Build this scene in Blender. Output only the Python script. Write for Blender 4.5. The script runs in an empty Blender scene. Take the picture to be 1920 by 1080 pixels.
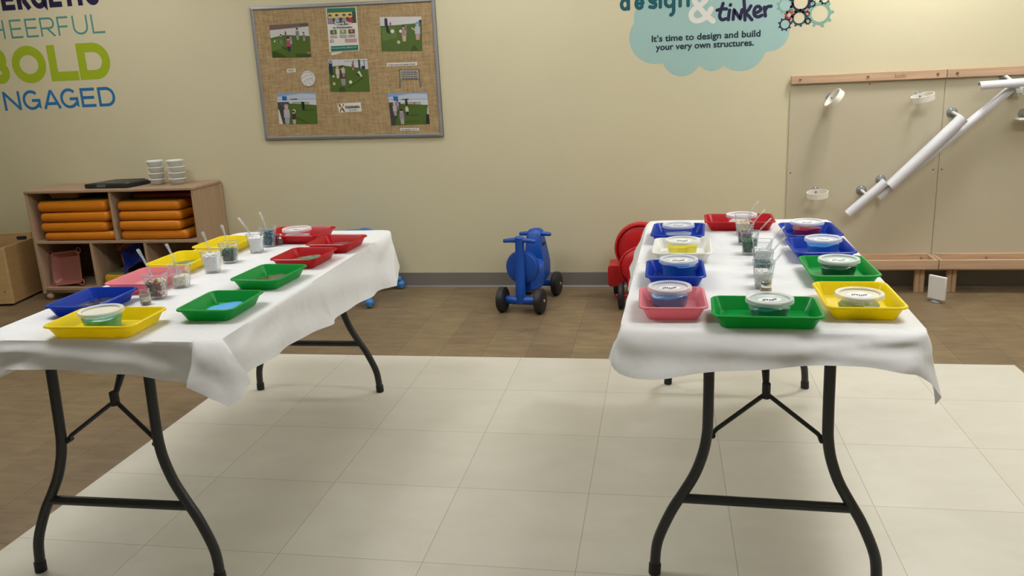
import bpy, bmesh, random
from math import *
from mathutils import Vector, Matrix
import numpy as np
random.seed(7)
S = bpy.context.scene
COL = S.collection
# ------------------------------------------------------------------ camera
FL, PITCH, YAW, ROLL, CH, DW = 1552.8446, .25523585, .18574288, -.04742233, 1.40085, 5.30539
_cy, _sy, _cp, _sp, _cr, _sr = cos(YAW), sin(YAW), cos(PITCH), sin(PITCH), cos(ROLL), sin(ROLL)
FW = Vector((-_sy*_cp, _cy*_cp, -_sp)); RT = Vector((_cy, _sy, 0)); UP = RT.cross(FW)
CA = _cr*RT + _sr*UP; CB = -_sr*RT + _cr*UP
cam = bpy.data.cameras.new('camera'); co = bpy.data.objects.new('camera', cam); COL.objects.link(co)
co.matrix_world = Matrix(((CA.x, CB.x, -FW.x, 0), (CA.y, CB.y, -FW.y, 0), (CA.z, CB.z, -FW.z, CH), (0, 0, 0, 1)))
cam.sensor_width = 36; cam.lens = FL/1920*36; cam.clip_start = .05
S.camera = co
S.view_settings.view_transform = 'Standard'; S.view_settings.look = 'None'
S.view_settings.gamma = 1; S.view_settings.use_curve_mapping = False
S.view_settings.exposure = 0.5
W = bpy.data.worlds.new('world'); S.world = W; W.use_nodes = True
W.node_tree.nodes['Background'].inputs[0].default_value = (.9, .95, 1, 1)
W.node_tree.nodes['Background'].inputs[1].default_value = .02
LIGHT_E = 8.0
# survey helpers: where the sight line through a photo pixel meets a known plane of the room
def _ray(u, v): return CA*((u-960)/FL) - CB*((v-540)/FL) + FW
def on_y(u, v, Y):
    d = _ray(u, v); t = Y/d.y; return Vector((d.x*t, Y, CH+d.z*t))
def on_z(u, v, z):
    d = _ray(u, v); t = (z-CH)/d.z; return Vector((d.x*t, d.y*t, z))
def on_x(u, v, X):
    d = _ray(u, v); t = X/d.x; return Vector((X, d.y*t, CH+d.z*t))
def wl(u, v): p = on_y(u, v, DW); return (p.x, p.z)
# ------------------------------------------------------------------ materials
def lin(h):
    c = [int(h[i:i+2], 16)/255 for i in (0, 2, 4)]
    return tuple(x/12.92 if x <= .04045 else ((x+.055)/1.055)**2.4 for x in c)+(1,)
MC = {}
def mat(name, h, rough=.5, metal=0, var=0, vscale=8, spec=.5, trans=0, bump=0, bscale=60, coat=0):
    if name in MC: return MC[name]
    m = bpy.data.materials.new(name); m.use_nodes = True; nt = m.node_tree; b = nt.nodes['Principled BSDF']
    c = lin(h); b.inputs['Base Color'].default_value = c; b.inputs['Roughness'].default_value = rough
    b.inputs['Metallic'].default_value = metal; b.inputs['Specular IOR Level'].default_value = spec
    b.inputs['Coat Weight'].default_value = coat
    tc = nt.nodes.new('ShaderNodeTexCoord')
    if var:
        n = nt.nodes.new('ShaderNodeTexNoise'); n.inputs['Scale'].default_value = vscale; n.inputs['Detail'].default_value = 4
        nt.links.new(tc.outputs['Object'], n.inputs['Vector'])
        r = nt.nodes.new('ShaderNodeValToRGB'); e = r.color_ramp.elements
        e[0].position = .3; e[1].position = .7
        e[0].color = tuple(x*(1-var) for x in c[:3])+(1,); e[1].color = tuple(min(1, x*(1+var)) for x in c[:3])+(1,)
        nt.links.new(n.outputs['Fac'], r.inputs['Fac']); nt.links.new(r.outputs['Color'], b.inputs['Base Color'])
    if bump:
        n2 = nt.nodes.new('ShaderNodeTexNoise'); n2.inputs['Scale'].default_value = bscale; n2.inputs['Detail'].default_value = 3
        nt.links.new(tc.outputs['Object'], n2.inputs['Vector'])
        bp = nt.nodes.new('ShaderNodeBump'); bp.inputs['Strength'].default_value = bump; bp.inputs['Distance'].default_value = .01
        nt.links.new(n2.outputs['Fac'], bp.inputs['Height']); nt.links.new(bp.outputs['Normal'], b.inputs['Normal'])
    if trans:
        t = nt.nodes.new('ShaderNodeBsdfTranslucent'); t.inputs['Color'].default_value = c
        mx = nt.nodes.new('ShaderNodeMixShader'); mx.inputs[0].default_value = trans
        nt.links.new(b.outputs[0], mx.inputs[1]); nt.links.new(t.outputs[0], mx.inputs[2])
        nt.links.new(mx.outputs[0], nt.nodes['Material Output'].inputs['Surface'])
    MC[name] = m; return m
def clear(name, h, fac, rough=.1, edge=.35):
    """see-through plastic: a share of the light goes straight through, the rest meets a glossy surface"""
    if name in MC: return MC[name]
    m = bpy.data.materials.new(name); m.use_nodes = True; nt = m.node_tree; b = nt.nodes['Principled BSDF']
    b.inputs['Base Color'].default_value = lin(h); b.inputs['Roughness'].default_value = rough
    b.inputs['Specular IOR Level'].default_value = .7
    t = nt.nodes.new('ShaderNodeBsdfTransparent'); t.inputs[0].default_value = (.97, .98, .98, 1)
    lw = nt.nodes.new('ShaderNodeLayerWeight'); lw.inputs['Blend'].default_value = .35
    ma = nt.nodes.new('ShaderNodeMath'); ma.operation = 'MULTIPLY_ADD'; ma.use_clamp = True
    ma.inputs[1].default_value = edge; ma.inputs[2].default_value = fac
    mx = nt.nodes.new('ShaderNodeMixShader')
    nt.links.new(lw.outputs['Facing'], ma.inputs[0]); nt.links.new(ma.outputs[0], mx.inputs[0])
    nt.links.new(t.outputs[0], mx.inputs[1]); nt.links.new(b.outputs[0], mx.inputs[2])
    nt.links.new(mx.outputs[0], nt.nodes['Material Output'].inputs['Surface'])
    MC[name] = m; return m
def wood(name, h, axis='X', dark=.78):
    if name in MC: return MC[name]
    m = mat(name, h, .45); nt = m.node_tree; b = nt.nodes['Principled BSDF']
    tc = nt.nodes.new('ShaderNodeTexCoord'); mp = nt.nodes.new('ShaderNodeMapping')
    sc = {'X': (1.2, 22, 22), 'Y': (22, 1.2, 22), 'Z': (22, 22, 1.2)}[axis]
    mp.inputs['Scale'].default_value = sc; nt.links.new(tc.outputs['Object'], mp.inputs[0])
    n = nt.nodes.new('ShaderNodeTexNoise'); n.inputs['Scale'].default_value = 1.6; n.inputs['Detail'].default_value = 5
    n.inputs['Distortion'].default_value = .6
    nt.links.new(mp.outputs[0], n.inputs['Vector'])
    r = nt.nodes.new('ShaderNodeValToRGB'); e = r.color_ramp.elements; c = lin(h)
    e[0].position = .34; e[1].position = .6; e[0].color = tuple(x*dark for x in c[:3])+(1,); e[1].color = c
    nt.links.new(n.outputs['Fac'], r.inputs['Fac']); nt.links.new(r.outputs['Color'], b.inputs['Base Color'])
    return m
def tiles(name, c1, c2, seam, w, h, off, phase, mottle, mscale, rot=0, seamw=.0016, stretch=(1, 1, 1), rough=.45, cm=None):
    m = mat(name, c1, rough); nt = m.node_tree; b = nt.nodes['Principled BSDF']
    tc = nt.nodes.new('ShaderNodeTexCoord'); mp = nt.nodes.new('ShaderNodeMapping')
    mp.inputs['Location'].default_value = phase; mp.inputs['Rotation'].default_value = (0, 0, rot)
    nt.links.new(tc.outputs['Object'], mp.inputs[0])
    k = nt.nodes.new('ShaderNodeTexBrick'); k.offset = off; k.squash = 1
    k.inputs['Color1'].default_value = lin(c1); k.inputs['Color2'].default_value = lin(c2); k.inputs['Mortar'].default_value = lin(seam)
    k.inputs['Scale'].default_value = 1; k.inputs['Mortar Size'].default_value = seamw; k.inputs['Mortar Smooth'].default_value = .3
    k.inputs['Brick Width'].default_value = w; k.inputs['Row Height'].default_value = h
    nt.links.new(mp.outputs[0], k.inputs['Vector'])
    ms = nt.nodes.new('ShaderNodeMapping'); ms.inputs['Scale'].default_value = stretch; nt.links.new(tc.outputs['Object'], ms.inputs[0])
    n = nt.nodes.new('ShaderNodeTexNoise'); n.inputs['Scale'].default_value = mscale; n.inputs['Detail'].default_value = 8
    n.inputs['Roughness'].default_value = .62; n.inputs['Distortion'].default_value = .5
    nt.links.new(ms.outputs[0], n.inputs['Vector'])
    r = nt.nodes.new('ShaderNodeValToRGB'); e = r.color_ramp.elements; e[0].position = .32; e[1].position = .68
    lo, hi = 1-mottle, 1+mottle*.6
    e[0].color = (lo, lo, lo*.98, 1); e[1].color = (hi, hi, hi, 1)
    nt.links.new(n.outputs['Fac'], r.inputs['Fac'])
    mu = nt.nodes.new('ShaderNodeMix'); mu.data_type = 'RGBA'; mu.blend_type = 'MULTIPLY'; mu.inputs[0].default_value = 1
    nt.links.new(k.outputs['Color'], mu.inputs[6]); nt.links.new(r.outputs['Color'], mu.inputs[7])
    nt.links.new(mu.outputs[2], b.inputs['Base Color'])
    return m
def emit(name, col, e):
    m = bpy.data.materials.new(name); m.use_nodes = True; nt = m.node_tree; nt.nodes.clear()
    x = nt.nodes.new('ShaderNodeEmission'); x.inputs[0].default_value = col; x.inputs[1].default_value = e
    o = nt.nodes.new('ShaderNodeOutputMaterial'); nt.links.new(x.outputs[0], o.inputs[0]); return m
# ------------------------------------------------------------------ mesh builder
class MB:
    def __init__(s): s.v = []; s.f = []; s.m = []
    def add(s, vs, fs, mi=0):
        o = len(s.v); s.v += [tuple(p) for p in vs]; s.f += [tuple(i+o for i in f) for f in fs]; s.m += [mi]*len(fs); return s
    def box(s, a, b, mi=0):
        x0, y0, z0 = a; x1, y1, z1 = b
        return s.add([(x0,y0,z0),(x1,y0,z0),(x1,y1,z0),(x0,y1,z0),(x0,y0,z1),(x1,y0,z1),(x1,y1,z1),(x0,y1,z1)],
                     [(3,2,1,0),(4,5,6,7),(0,1,5,4),(1,2,6,5),(2,3,7,6),(3,0,4,7)], mi)
    def loft(s, rings, mi=0, cap0=True, cap1=True, closed=True):
        n = len(rings[0]); vs = [p for r in rings for p in r]; fs = []
        for k in range(len(rings)-1):
            for i in range(n if closed else n-1):
                j = (i+1) % n; fs.append((k*n+i, k*n+j, (k+1)*n+j, (k+1)*n+i))
        if cap0: fs.append(tuple(reversed(range(n))))
        if cap1: fs.append(tuple((len(rings)-1)*n+i for i in range(n)))
        return s.add(vs, fs, mi)
    def lathe(s, prof, n=32, c=(0,0,0), axis='Z', mi=0, caps=True):
        rings = []
        for r, h in prof:
            ring = []
            for i in range(n):
                a = 2*pi*i/n; x, y = r*cos(a), r*sin(a)
                p = {'Z': (x, y, h), 'X': (h, x, y), 'Y': (y, h, x)}[axis]
                ring.append((p[0]+c[0], p[1]+c[1], p[2]+c[2]))
            rings.append(ring)
        return s.loft(rings, mi, caps, caps)
    def tube(s, path, r, n=12, mi=0, sx=1, up=None):
        path = [Vector(p) for p in path]; rs = r if isinstance(r, (list, tuple)) else [r]*len(path)
        rings = []; prev = None
        for i, p in enumerate(path):
            d = (path[min(i+1, len(path)-1)]-path[max(i-1, 0)]).normalized()
            a = (Vector(up) if up else (prev if prev else (Vector((0, 0, 1)) if abs(d.z) < .9 else Vector((1, 0, 0)))))
            a = (a-d*a.dot(d)).normalized(); b = d.cross(a); prev = a
            rings.append([p+(a*cos(2*pi*k/n)*sx+b*sin(2*pi*k/n))*rs[i] for k in range(n)])
        return s.loft(rings, mi)
    def sphere(s, c, r, n=8, m=6, mi=0, sc=(1,1,1)):
        prof = [(r*sin(pi*k/m)+1e-5, -r*cos(pi*k/m)) for k in range(m+1)]
        o = len(s.v); s.lathe(prof, n, (0,0,0), 'Z', mi)
        for i in range(o, len(s.v)):
            v = s.v[i]; s.v[i] = (v[0]*sc[0]+c[0], v[1]*sc[1]+c[1], v[2]*sc[2]+c[2])
        return s
    def xf(s, M, start=0):
        for i in range(start, len(s.v)): s.v[i] = tuple(M @ Vector(s.v[i]))
        return s
    def build(s, name, mats, parent=None, smooth=40, bevel=0, loc=None):
        me = bpy.data.meshes.new(name); me.from_pydata(s.v, [], s.f)
        mats = mats if isinstance(mats, list) else [mats]
        for m in mats: me.materials.append(m)
        me.polygons.foreach_set('material_index', s.m)
        bm = bmesh.new(); bm.from_mesh(me); bmesh.ops.remove_doubles(bm, verts=bm.verts, dist=1e-6)
        bmesh.ops.recalc_face_normals(bm, faces=bm.faces); bm.to_mesh(me); bm.free()
        if smooth: me.shade_smooth(); me.set_sharp_from_angle(angle=radians(smooth))
        o = bpy.data.objects.new(name, me); COL.objects.link(o)
        if parent: o.parent = parent
        if loc: o.location = loc
        if bevel:
            b = o.modifiers.new('b', 'BEVEL'); b.width = bevel; b.segments = 2; b.limit_method = 'ANGLE'; b.angle_limit = radians(40)
        return o
def tag(o, label, cat, group=None, kind=None):
    o['label'] = label; o['category'] = cat
    if group: o['group'] = group
    if kind: o['kind'] = kind
    return o
def empty(name, loc, label, cat, group=None, rz=0):
    o = bpy.data.objects.new(name, None); COL.objects.link(o); o.location = loc; o.rotation_euler.z = rz
    o.empty_display_size = .05
    return tag(o, label, cat, group)
def copy_tree(o, parent=None):
    c = o.copy(); COL.objects.link(c); c.parent = parent
    for ch in list(o.children): copy_tree(ch, c)
    return c
def struct(o): o['kind'] = 'structure'; return o
def rrect(w, d, r, z, n=5, cx=0, cy=0):
    out = []
    for (sx, sy, a0) in ((1, 1, 0), (-1, 1, 90), (-1, -1, 180), (1, -1, 270)):
        for k in range(n+1):
            a = radians(a0+90*k/n); out.append((cx+sx*(w/2-r)+r*cos(a), cy+sy*(d/2-r)+r*sin(a), z))
    return out
def catmull(P, n=6, closed=False):
    P = [Vector(p) for p in P]; out = []; N = len(P)
    for i in range(N if closed else N-1):
        if closed: a, b, c, d = P[i-1], P[i], P[(i+1) % N], P[(i+2) % N]
        else: a, b, c, d = P[max(i-1, 0)], P[i], P[i+1], P[min(i+2, N-1)]
        for k in range(n):
            t = k/n; out.append(.5*((2*b)+(c-a)*t+(2*a-5*b+4*c-d)*t*t+(-a+3*b-3*c+d)*t**3))
    if not closed: out.append(P[-1])
    return out

# ------------------------------------------------------------------ the room
XL, XR, YB, ZC = -5.6, 4.2, -3.5, 2.75
TL = .457; GX, GY = -.703256, 3.4598
wall_m = mat('wall_paint', 'CCC4A4', .62, var=.012, vscale=3, bump=.06, bscale=220)
struct(MB().box((XL, DW, 0), (XR, DW+.1, ZC)).build('wall_back', wall_m))
struct(MB().box((XL-.1, YB, 0), (XL, DW, ZC)).build('wall_left', wall_m))
struct(MB().box((XR, YB, 0), (XR+.1, DW, ZC)).build('wall_right', wall_m))
struct(MB().box((XL, YB-.1, 0), (XR, YB, ZC)).build('wall_front', wall_m))
struct(MB().box((XL, YB, ZC), (XR, DW, ZC+.1)).build('ceiling', mat('ceiling_tile', 'D9D6CC', .9)))
brown = tiles('brown_vinyl', '76634A', '816F52', '4E402B', .457, .2286, .5, (0, 0, 0), .26, 6, rot=pi/2, stretch=(1, 3.2, 1), seamw=.0012)
# board length runs front to back: texture rows across X
brown.node_tree.nodes['Mapping'].inputs['Location'].default_value = (-4.119+.457*9, 0, 0)
white = tiles('white_vinyl', 'D2CEC1', 'CCC8BA', '9A9484', TL, TL, 0, (-GX+TL*6, -GY+TL*20, 0), .055, 3.5, stretch=(1, 1.6, 1), seamw=.0012, rough=.35)
struct(MB().add([(XL, YB, 0), (XR, YB, 0), (XR, DW, 0), (XL, DW, 0)], [(0, 1, 2, 3)]).build('floor', brown, smooth=0))
struct(MB().box((GX-3*TL, YB, -.02), (GX+5*TL, 3.9, .0016)).build('floor', white, smooth=0))
bb = MB()
prof = [(0, .0), (-.016, .0), (-.015, .004), (-.006, .014), (-.004, .1), (-.001, .102), (0, .102)]
bb.loft([[(x, DW+py, pz) for py, pz in prof] for x in (XL, XR)])
struct(bb.build('baseboard_back', mat('cove_base', '757069', .5), smooth=20))
# small scuffs on the wall, each a shallow chip in the paint
# ceiling lights
fm = mat('fixture_white', 'E8E8E6', .5)
def light(x, y, lab, k, w=1.2, d=.6):
    t = empty('ceiling_light', (x, y, ZC), lab, 'ceiling light', 'recessed ceiling lights')
    f = MB()
    for a, b in (((-w/2-.03, -d/2-.03, -.02), (w/2+.03, -d/2, 0)), ((-w/2-.03, d/2, -.02), (w/2+.03, d/2+.03, 0)), ((-w/2-.03, -d/2, -.02), (-w/2, d/2, 0)), ((w/2, -d/2, -.02), (w/2+.03, d/2, 0))): f.box(a, b)
    f.build('frame', fm, t); MB().box((-w/2, -d/2, -.012), (w/2, d/2, -.004)).build('diffuser', emit('lit_diffuser', (1, .992, .975, 1), LIGHT_E*k), t)
for x, y, l, k in ((2.2, 3.9, 'white ceiling light in front of the pipe wall panels', .45), (-.9, 4.45, 'white ceiling light between the tables near the back wall', .8),
                (-3.6, 4.3, 'white ceiling light in front of the wooden shelf unit', .75), (1.25, 2.55, 'white ceiling light above the right table', 1.5),
                (-2.3, 2.45, 'white ceiling light above the left table', 1.6), (1.5, -.3, 'white ceiling light behind the viewer on the right', .28),
                (-2.0, -.6, 'white ceiling light behind the viewer on the left', .28), (3.4, 2.6, 'white ceiling light far right of the right table', .9)): light(x, y, l, k)
light(1.42, 4.78, 'small square ceiling light close to the pipe wall panels', 8.2, .34, .34)

# ------------------------------------------------------------------ flat drawing on the wall
def poly(mb, pts, mi=0, lay=0, Y=None):
    """thin vinyl or paper piece, pts = (x, z) on the wall plane"""
    mb.q = getattr(mb, 'q', 0)+1; y = (Y if Y else DW)-.0006-lay*.0003-mb.q*.00001
    n = len(pts); mb.add([(p[0], y, p[1]) for p in pts], [tuple(range(n))], mi)
def ribbon(mb, pts, t, mi=0, lay=0, roundcap=False, Y=None):
    P = [Vector((p[0], p[1])) for p in pts]
    Q = [P[0]]
    for p in P[1:]:
        if (p-Q[-1]).length > 1e-5: Q.append(p)
    P = Q; L = []; Rr = []
    cl = (P[0]-P[-1]).length < 1e-4 and len(P) > 3
    for i, p in enumerate(P):
        a = P[i-1] if i else (P[-2] if cl else None); b = P[i+1] if i < len(P)-1 else (P[1] if cl else None)
        d1 = (p-a).normalized() if a is not None else None; d2 = (b-p).normalized() if b is not None else None
        if d1 is None: d1 = d2
        if d2 is None: d2 = d1
        n1 = Vector((-d1.y, d1.x)); n2 = Vector((-d2.y, d2.x)); m = n1+n2
        m = n1 if m.length < .3 else m.normalized(); k = 1/max(.4, m.dot(n1))
        L.append(p+m*t/2*k); Rr.append(p-m*t/2*k)
    mb.q = getattr(mb, 'q', 0)+1; y = (Y if Y else DW)-.0006-lay*.0003-mb.q*.00001
    n = len(P); mb.add([(p.x, y, p.y) for p in L+Rr], [(i, i+1, n+i+1, n+i) for i in range(n-1)], mi)
    if roundcap:
        for c in (P[0], P[-1]): disc(mb, c.x, c.y, t/2, mi, lay, Y=Y)
def disc(mb, x, z, r, mi=0, lay=0, rz=None, n=20, Y=None):
    poly(mb, [(x+r*cos(2*pi*i/n), z+(rz or r)*sin(2*pi*i/n)) for i in range(n)], mi, lay, Y)
def arc(cx, cy, rx, ry, a0, a1, n=14):
    return [(cx+rx*cos(radians(a0+(a1-a0)*i/n)), cy+ry*sin(radians(a0+(a1-a0)*i/n))) for i in range(n+1)]
def glyph(c, w, t):
    h = t/2
    if c == 'E': return [[(h, 0), (h, 1)], [(0, h), (w, h)], [(0, 1-h), (w, 1-h)], [(0, .5), (w*.93, .5)]]
    if c == 'F': return [[(h, 0), (h, 1)], [(0, 1-h), (w, 1-h)], [(0, .47), (w*.9, .47)]]
    if c == 'H': return [[(h, 0), (h, 1)], [(w-h, 0), (w-h, 1)], [(h, .5), (w-h, .5)]]
    if c == 'L': return [[(h, 0), (h, 1)], [(0, h), (w, h)]]
    if c == 'T': return [[(w/2, 0), (w/2, 1)], [(0, 1-h), (w, 1-h)]]
    if c == 'I': return [[(w/2, 0), (w/2, 1)]]
    if c == 'N': return [[(h, 0), (h, 1)], [(w-h, 0), (w-h, 1)], [(h*.9, 1-h*.6), (w-h*.9, h*.6)]]
    if c == 'A': return [[(h*.9, 0), (w/2, 1-h*.4)], [(w-h*.9, 0), (w/2, 1-h*.4)], [(w*.22, .27), (w*.78, .27)]]
    if c == 'R':
        r = (1-t-.38)/2; return [[(h, 0), (h, 1)], [(0, 1-h), (w*.55, 1-h)]+arc(w-r*1.0-h, 1-h-r, r, r, 90, -90)+[(0, 1-h-2*r)], [(w*.5, .4), (w-h*.8, 0)]]
    if c == 'B':
        r1 = (.5-h)/2; r2 = .25-h/2+.0; return [[(h, 0), (h, 1)], [(0, 1-h), (w*.4, 1-h)]+arc(w-r1-h-.04, 1-h-r1, r1, r1, 90, -90)+[(0, .5)], [(0, h), (w*.4, h)]+arc(w-r2-h, h+r2, r2, r2, -90, 90)+[(0, .5)]]
    if c == 'D':
        rx = min(.5-h, w*.62); return [[(h, 0), (h, 1)], [(0, 1-h), (w-h-rx, 1-h)]+arc(w-h-rx, .5, rx, .5-h, 90, -90, 22)+[(0, h)]]
    if c == 'O': return [arc(w/2, .5, w/2-h, .52-h, 0, 360, 36)]
    if c == 'C': return [arc(w/2, .5, w/2-h, .52-h, 42, 318, 30)]
    if c == 'G': return [arc(w/2, .5, w/2-h, .52-h, 45, 322, 30)+[(w-h, .16), (w-h, .48)], [(w*.52, .47), (w, .47)]]
    if c == 'U':
        rx = w/2-h; return [[(h, 1), (h, .42)]+arc(w/2, .4, rx, .4-h+.01, 180, 360, 18)+[(w-h, .42), (w-h, 1)]]
def word(name, label, letters, base, cap, t, m, ybase):
    """letters: (char, px_left, px_right) in the photo at height ybase"""
    mb = MB(); H = cap-base
    for c, a, b in letters:
        xa = wl(a, ybase)[0]; xb = wl(b, ybase)[0]; w = (xb-xa)/H
        for st in glyph(c, w, t): ribbon(mb, [(xa+x*H, base+y*H) for x, y in st], t*H)
    o = mb.build(name, m, smooth=0); return tag(o, label, 'wall lettering')
navy = mat('navy_vinyl', '191640', .45); teal_l = mat('sage_vinyl', '4E8E86', .45); lime = mat('lime_vinyl', '9AAE1E', .45)
blue_v = mat('blue_vinyl', '1F6FA8', .45); k = 4.154
word('wall_lettering', 'bold navy word ERGETIC cut by the top edge, above CHEERFUL', [(c, a/k, b/k) for c, a, b in (('N', -300, -150), ('E', -130, -25), ('E', 5, 110), ('R', 128, 235), ('G', 238, 365), ('E', 378, 478), ('T', 486, 590), ('I', 600, 645), ('C', 662, 785))], 1.966, 2.115, .24, navy, 0)
word('wall_lettering', 'thin sage green word CHEERFUL on the wall, between ERGETIC and BOLD', [(c, a/k, b/k) for c, a, b in (('C', -205, -95), ('H', -72, 30), ('E', 75, 168), ('E', 196, 290), ('R', 312, 425), ('F', 448, 536), ('U', 568, 686), ('L', 715, 815))], 1.781, 1.905, .105, teal_l, 50)
word('wall_lettering', 'large thick lime green word BOLD on the wall above ENGAGED', [(c, a/k, b/k) for c, a, b in (('B', -170, 60), ('O', 88, 355), ('L', 378, 597), ('D', 607, 858))], 1.482, 1.724, .255, lime, 115)
word('wall_lettering', 'medium weight blue word ENGAGED, lowest word on the left of the wall', [(c, a/k, b/k) for c, a, b in (('E', -130, -20), ('N', 22, 155), ('G', 173, 310), ('A', 330, 468), ('G', 468, 608), ('E', 628, 742), ('D', 765, 898))], 1.297, 1.428, .155, blue_v, 182)

# cloud sign ------------------------------------------------------
def z3(x, y): return (1150+x/4.267, y/4.267)
cl = empty('cloud_decal', (0, 0, 0), 'pale blue cloud wall decal reading design & tinker', 'wall decal')
circ = [(335, 305, 208), (545, 455, 155), (785, 445, 123), (1010, 353, 215), (1230, 232, 182), (380, 150, 215), (900, 40, 330), (640, 100, 330), (1150, 60, 280)]
cx, cy = 760, 230; pts = []
for i in range(220):
    a = 2*pi*i/220; dx, dy = cos(a), sin(a); best = 0
    for (x, y, r) in circ:
        fx, fy = cx-x, cy-y; b = fx*dx+fy*dy; c = fx*fx+fy*fy-r*r; D = b*b-c
        if D > 0: best = max(best, -b+sqrt(D))
    p = wl(*z3(cx+dx*best, cy+dy*best)); pts.append(p)
mb = MB(); poly(mb, pts); mb.build('cloud_shape', mat('cloud_vinyl', '9ABBB6', .5), cl, smooth=0)
def strokes(name, paths, t, m, parent, lay, smoothn=0, rc=True):
    mb = MB()
    for p in paths:
        q = [wl(*z3(*a)) for a in p]
        if smoothn and len(q) > 2: q = [(v.x, v.y) for v in catmull([Vector((a, b, 0)) for a, b in q], smoothn)]
        [ribbon(mb, q[i:i+4], t, 0, lay, rc) for i in range(0, len(q)-1, 3)] if name == 'ampersand' else ribbon(mb, q, t, 0, lay, rc)
    return mb.build(name, m, parent, smooth=0)
tealv = mat('deep_teal_vinyl', '0C5560', .45)
def xz(px): return wl(*z3(px, 60))[0]
mb = MB(); xh = .074; bl = 1.724; t = .021
def bowl(cx, r): ribbon(mb, arc(cx, bl+xh/2, r-t/2, xh/2-t/2, 0, 360, 30), t, 0, 1)
def vline(x, z0, z1): ribbon(mb, [(x, z0), (x, z1)], t, 0, 1, True)
a, b = xz(52), xz(135); bowl((a+b)/2, (b-a)/2); vline(b-t/2, bl+t/2, bl+.14)
a, b = xz(168), xz(250); c = (a+b)/2; ribbon(mb, arc(c, bl+xh/2, (b-a)/2-t/2, xh/2-t/2, 320, 0, 26)[::-1] if 0 else arc(c, bl+xh/2, (b-a)/2-t/2, xh/2-t/2, 0, 318, 26), t, 0, 1, True); ribbon(mb, [(a+t/2, bl+xh/2), (b-t/2, bl+xh/2)], t, 0, 1)
a, b = xz(278), xz(352); q = [(b-t/2, bl+xh-t), (a+.02, bl+xh-t/2), (a+t/2, bl+xh*.72), (a+.025, bl+xh*.53), (b-.012, bl+xh*.42), (b-t/2, bl+xh*.25), (b-.02, bl+t/2), (a+t/2, bl+t*.7)]
ribbon(mb, [(v.x, v.y) for v in catmull([Vector((x, z, 0)) for x, z in q], 5)], t, 0, 1, True)
vline(xz(376), bl+t/2, bl+xh-t/2); disc(mb, xz(376), bl+xh+.02, t*.65, 0, 1)
a, b = xz(402), xz(497); bowl((a+b)/2, (b-a)/2); ribbon(mb, [(b-t/2, bl+xh-t/2), (b-t/2, bl-.01)]+arc((a+b)/2+.006, bl-.012, (b-a)/2-.006-t/2, .026, 0, -85, 10), t, 0, 1, True)
a, b = xz(520), xz(612); vline(a+t/2, bl+t/2, bl+xh-t/2); ribbon(mb, arc((a+b)/2, bl+xh*.55, (b-a)/2-t/2, xh*.45-t/2, 180, 0, 14)+[(b-t/2, bl+t/2)], t, 0, 1, True)
o = mb.build('design_word', tealv, cl, smooth=0); o['label'] = 'deep teal rounded word design'
amp = [(798, 168), (740, 120), (672, 40), (650, 5), (660, -40), (700, -58), (738, -35), (735, 5), (690, 45), (640, 80), (622, 125), (645, 162), (690, 165), (735, 140), (770, 95), (782, 72)]
o = strokes('ampersand', [[(x, y) for x, y in amp]], .031, mat('white_vinyl_letter', 'DAD9D2', .5), cl, 2, 5, True); o['label'] = 'large white ampersand'
tk = [[(878, 28), (862, 80), (850, 130), (868, 158), (900, 150)], [(830, 82), (870, 72), (905, 72)], [(930, 82), (924, 120), (920, 158)], [(938, 38), (936, 42)],
      [(958, 155), (962, 115), (966, 82), (990, 115), (1015, 148), (1022, 110), (1030, 78)], [(1045, -5), (1050, 80), (1053, 160)], [(1100, 48), (1080, 80), (1058, 105), (1080, 125), (1108, 158)],
      [(1130, 105), (1160, 95), (1180, 75), (1165, 52), (1140, 58), (1125, 90), (1130, 122), (1158, 135), (1188, 122)], [(1208, 58), (1212, 95), (1216, 128)], [(1214, 85), (1232, 55), (1262, 50)]]
o = strokes('tinker_word', tk, .0195, navy, cl, 1, 4); o['label'] = 'navy hand-drawn word tinker'

def text_mesh(body, size, m, name, parent, x, z, width=None, align='LEFT', off=0, lay=4, bold=0, y=None, tilt=0):
    cu = bpy.data.curves.new('tmp', 'FONT'); cu.body = body; cu.size = size; cu.align_x = align; cu.offset = off*size; cu.resolution_u = 3
    cu.space_line = 1.05
    to = bpy.data.objects.new('tmp', cu); COL.objects.link(to); dg = bpy.context.evaluated_depsgraph_get(); dg.update()
    me = bpy.data.meshes.new_from_object(to.evaluated_get(dg)); bpy.data.objects.remove(to); bpy.data.curves.remove(cu)
    xs = [v.co.x for v in me.vertices]; sc = 1
    if width: sc = width/(max(xs)-min(xs))
    yy = (y if y is not None else DW)-.0006-lay*.0003
    ct, st = cos(tilt), sin(tilt)
    for v in me.vertices:
        a, b = v.co.x*sc, v.co.y
        v.co = Vector((x+a*ct-b*st, yy, z+a*st+b*ct))
    if bold:
        vs = [v.co.copy() for v in me.vertices]; fs = [tuple(p.vertices) for p in me.polygons]; bpy.data.meshes.remove(me)
        me = bpy.data.meshes.new(name); V = []; F = []
        for i, (dx, dz) in enumerate([(0, 0)]+[(cos(a*pi/4)*bold, sin(a*pi/4)*bold) for a in range(8)]):
            o_ = len(V); V += [(v.x+dx, v.y-i*.00001, v.z+dz) for v in vs]; F += [tuple(j+o_ for j in f) for f in fs]
        me.from_pydata(V, [], F)
    me.name = name; me.materials.append(m); o = bpy.data.objects.new(name, me); COL.objects.link(o)
    if parent: o.parent = parent
    return o
dk = mat('dark_teal_print', '10263A', .5)
text_mesh("It’s time to design and build", .052, dk, 'sentence_line', cl, -.067, 1.536, .633, bold=.0014)
text_mesh("your very own structures.", .052, dk, 'sentence_line', cl, -.038, 1.486, .572, bold=.0014)
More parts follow.
